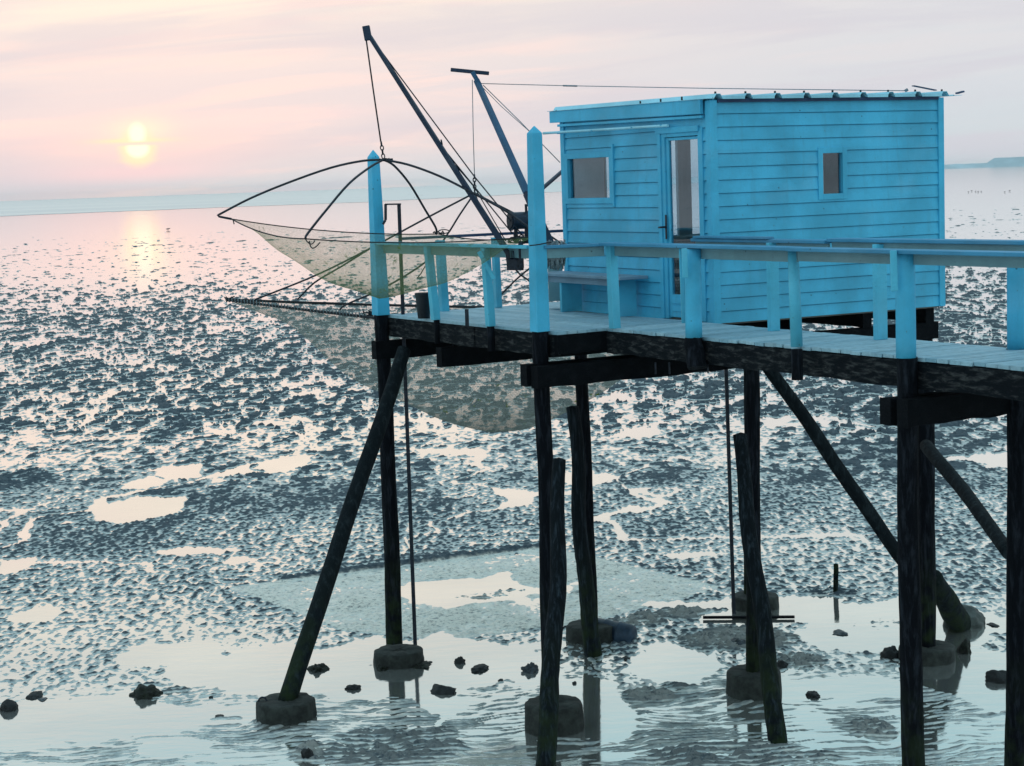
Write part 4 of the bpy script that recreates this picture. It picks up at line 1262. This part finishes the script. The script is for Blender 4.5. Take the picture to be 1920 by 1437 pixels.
def rock_mesh(c, rx, ry, rz, seed, rough=.25, n_=4, flat=True):
    import bmesh
    bm = bmesh.new(); bmesh.ops.create_icosphere(bm, subdivisions=n_, radius=1)
    r_ = random.Random(seed); ks = [(Vector((r_.uniform(-1, 1), r_.uniform(-1, 1), r_.uniform(-1, 1))).normalized(), r_.uniform(.45, 1.0)) for _ in range(9)]
    off = Vector((r_.uniform(0, 50), r_.uniform(0, 50), 0))
    from mathutils import noise as mn
    for v in bm.verts:
        p_ = v.co.copy()
        for dr0, lim in ks:
            e_ = p_.dot(dr0) - lim
            if e_ > 0: p_ -= dr0 * e_ * .8
        p_ *= 1 + rough * mn.noise(p_ * 2.1 + off) + rough * .6 * mn.noise(p_ * 5.3 + off)
        if p_.z < 0: p_.z *= .5
        v.co = p_
    mb = MB(); bm.verts.index_update()
    for v in bm.verts: mb.v.append((c.x + v.co.x * rx, c.y + v.co.y * ry, c.z + v.co.z * rz))
    for f in bm.faces: mb.f.append(tuple(v.index for v in f.verts)); mb.sm.append(True)
    bm.free(); return mb


rock_mesh(atz(1803, 1170, 0), .31, .30, .26, 77, .15).build('lump', 'paler_rock', hb)
lc = atz(1803, 1170, 0) + Vector((-.05, -.26, .12))
MB().tube([lc + Vector((.07 * math.cos(q), 0, .085 * math.sin(q))) for q in [PI * j / 12 - .2 for j in range(15)]], .010, 6).build('wire_loop', 'iron', hb)

G = 'stones and lumps lying in the shallow water'
ROCKS = [  # x, y(base), half width px, height px, material, label, category
    (275, 1304, 31, 30, 'weed', 'large round weed-covered rock, alone in the left pool', 'rock', .3),
    (17, 1332, 19, 26, 'rock', 'smooth dark rock cut by the left edge of the view', 'rock', .12),
    (66, 1306, 18, 9, 'rock', 'flat dark stone just above the left edge rock', 'stone', .2),
    (78, 1313, 11, 4, 'mudrock', 'tiny low mud lump below the flat stone at far left', 'mud lump', .2),
    (597, 1256, 25, 22, 'weed', 'ragged weedy rock right behind the slanting brace', 'rock', .45),
    (663, 1292, 16, 12, 'rock', 'small low stone between brace footing and left pile', 'stone', .3),
    (829, 1298, 32, 19, 'rock', 'long smooth oval rock right of the pile reflection', 'rock', .15),
    (862, 1244, 11, 17, 'rock', 'small upright pointed stone right of the left footing', 'stone', .25),
    (900, 1256, 19, 10, 'rock', 'low flat stone beyond the long oval rock', 'stone', .3),
    (716, 1252, 20, 9, 'weed', 'weed clump at the left foot of the left footing', 'weed clump', .5),
    (792, 1250, 22, 9, 'weed', 'weed clump at the right foot of the left footing', 'weed clump', .5),
    (996, 1260, 18, 20, 'mudrock', 'knobbly pale mud lump left of the crooked log', 'mud lump', .5),
    (1077, 1283, 5, 6, 'rock', 'pebble right of the crooked log', 'pebble', .2),
    (1172, 1236, 11, 5, 'rock', 'little flat stone below the blue drum', 'stone', .3),
    (1383, 1212, 20, 18, 'mudrock', 'dark stone on the mud bank left of the middle hut pile', 'stone', .35),
    (1467, 1250, 13, 16, 'rock', 'dark stone just right of the leaning log', 'stone', .2),
    (1578, 1189, 18, 7, 'mudrock', 'flat mud lump below the lone stake', 'mud lump', .3),
    (1523, 1306, 15, 10, 'rock', 'small stone in the pool between the leaning log and right pile', 'stone', .3),
    (1672, 1232, 22, 26, 'rock', 'pointed dark rock left of the right hut footing', 'rock', .15),
    (1810, 1224, 16, 34, 'weed', 'round weedy boulder right of the right hut footing', 'rock', .35),
    (1872, 1276, 30, 28, 'rock', 'broad dark rock beside the far right pile', 'rock', .15),
    (1862, 1173, 13, 4, 'rock', 'thin flat stone left of the far right pile', 'stone', .2),
    (1861, 1218, 3, 4, 'rock', 'tiny pebble in the pool beside the weedy boulder', 'pebble', .2),
    (395, 1310, 5, 5, 'rock', 'tiny pebble right of the large weedy rock', 'pebble', .2),
    (411, 1345, 9, 5, 'rock', 'small flat pebble left of the brace footing', 'pebble', .2),
    (580, 1422, 17, 26, 'rock', 'dark rock in the ripples below the brace footing', 'rock', .25),
    (940, 1278, 7, 4, 'rock', 'small flat pebble between the two middle footings', 'pebble', .2),
]
for i, (x, y, hw, hh, mt, lab, cat, rg_) in enumerate(ROCKS):
    c = atz(x, y - 1, 0); s_ = c.y / FPX
    rx = hw * s_ * .93; rz = max(.025, hh * s_ * .85)
    nm = {'weed clump': 'weed_clump', 'mud lump': 'mud_lump'}.get(cat, cat)
    o = rock_mesh(c + Vector((0, 0, 0)), rx, rx * (1.15 if hh > 10 else 1.6), rz * .85, 100 + i, rg_).build(nm, mt, None, c)
    tag(o, lab, cat, G)


# birds
def bird(px, py, s_, lab, flying=False):
    c = atz(px, py, 0); mb = MB(); sc = s_ * .65
    pts = [(-.5, .0), (-.42, .06), (-.2, .13), (.05, .15), (.25, .11), (.36, .10), (.46, .09), (.52, .02)]
    dr0 = Vector((1, .2, 0)).normalized() * (1 if px % 2 else -1)
    zc = .30
    P3 = [c + dr0 * (a * sc) + ZV * (sc * (zc + .10 * max(0, a) * 2)) for a, _ in pts]
    mb.tube(P3, [max(.004, r_ * sc) for _, r_ in pts], 8)
    for e_ in (-.04, .06):
        mb.tube([c + dr0 * e_ * sc + ZV * .0, c + dr0 * (e_ + .02) * sc + ZV * zc * sc], .012 * sc, 5)
    mb.tube([P3[-1], P3[-1] + dr0 * .14 * sc - ZV * .02 * sc], [.02 * sc, .004 * sc], 5)
    tag(mb.build('bird', 'bird', None, c), lab, 'bird', 'wading birds far out on the flat')


for px, py, s_, lab in ((1816, 361, .7, 'wading bird, leftmost of the flock right of the hut'), (1822, 359, .8, 'wading bird, second from left in the flock right of the hut'),
                        (1829, 360, .7, 'wading bird in the middle of the flock right of the hut'), (1834, 360.5, .8, 'wading bird right of the middle in the flock right of the hut'),
                        (1840, 360, .7, 'wading bird at the right end of the flock right of the hut'), (1884, 361, .7, 'wading bird left in the farther pair near the right border'),
                        (1893, 359, .8, 'wading bird right in the farther pair near the right border'),
                        (766, 366, 1.0, 'bird at the waterline, leftmost of the three beyond the left post'), (777, 371, 1.0, 'bird at the waterline, lowest of the three beyond the left post'),
                        (791, 367, 1.0, 'bird at the waterline, rightmost of the three beyond the left post'), (315, 432, 1.1, 'lone bird on the wet flat below the sun')):
    bird(px, py, s_, lab)


# ------------------------------------------------------------------ sea haze
mb = MB().frame(Vector((0, 0, 0)), Vector((1, 0, 0)), Vector((0, 1, 0)), ZV, -13000, 13000, -13000, 13000, -2, 40)
m, n = mat('haze_air'); M['haze'] = m
pv = n.node('ShaderNodeVolumePrincipled'); pv.inputs['Density'].default_value = 3e-5; pv.inputs['Color'].default_value = (1, 1, 1, 1); pv.inputs['Anisotropy'].default_value = 0.0
o = n.node('ShaderNodeOutputMaterial'); n.l.new(pv.outputs[0], o.inputs['Volume'])
hz = mb.build('haze', 'haze'); tag(hz, kind='stuff')
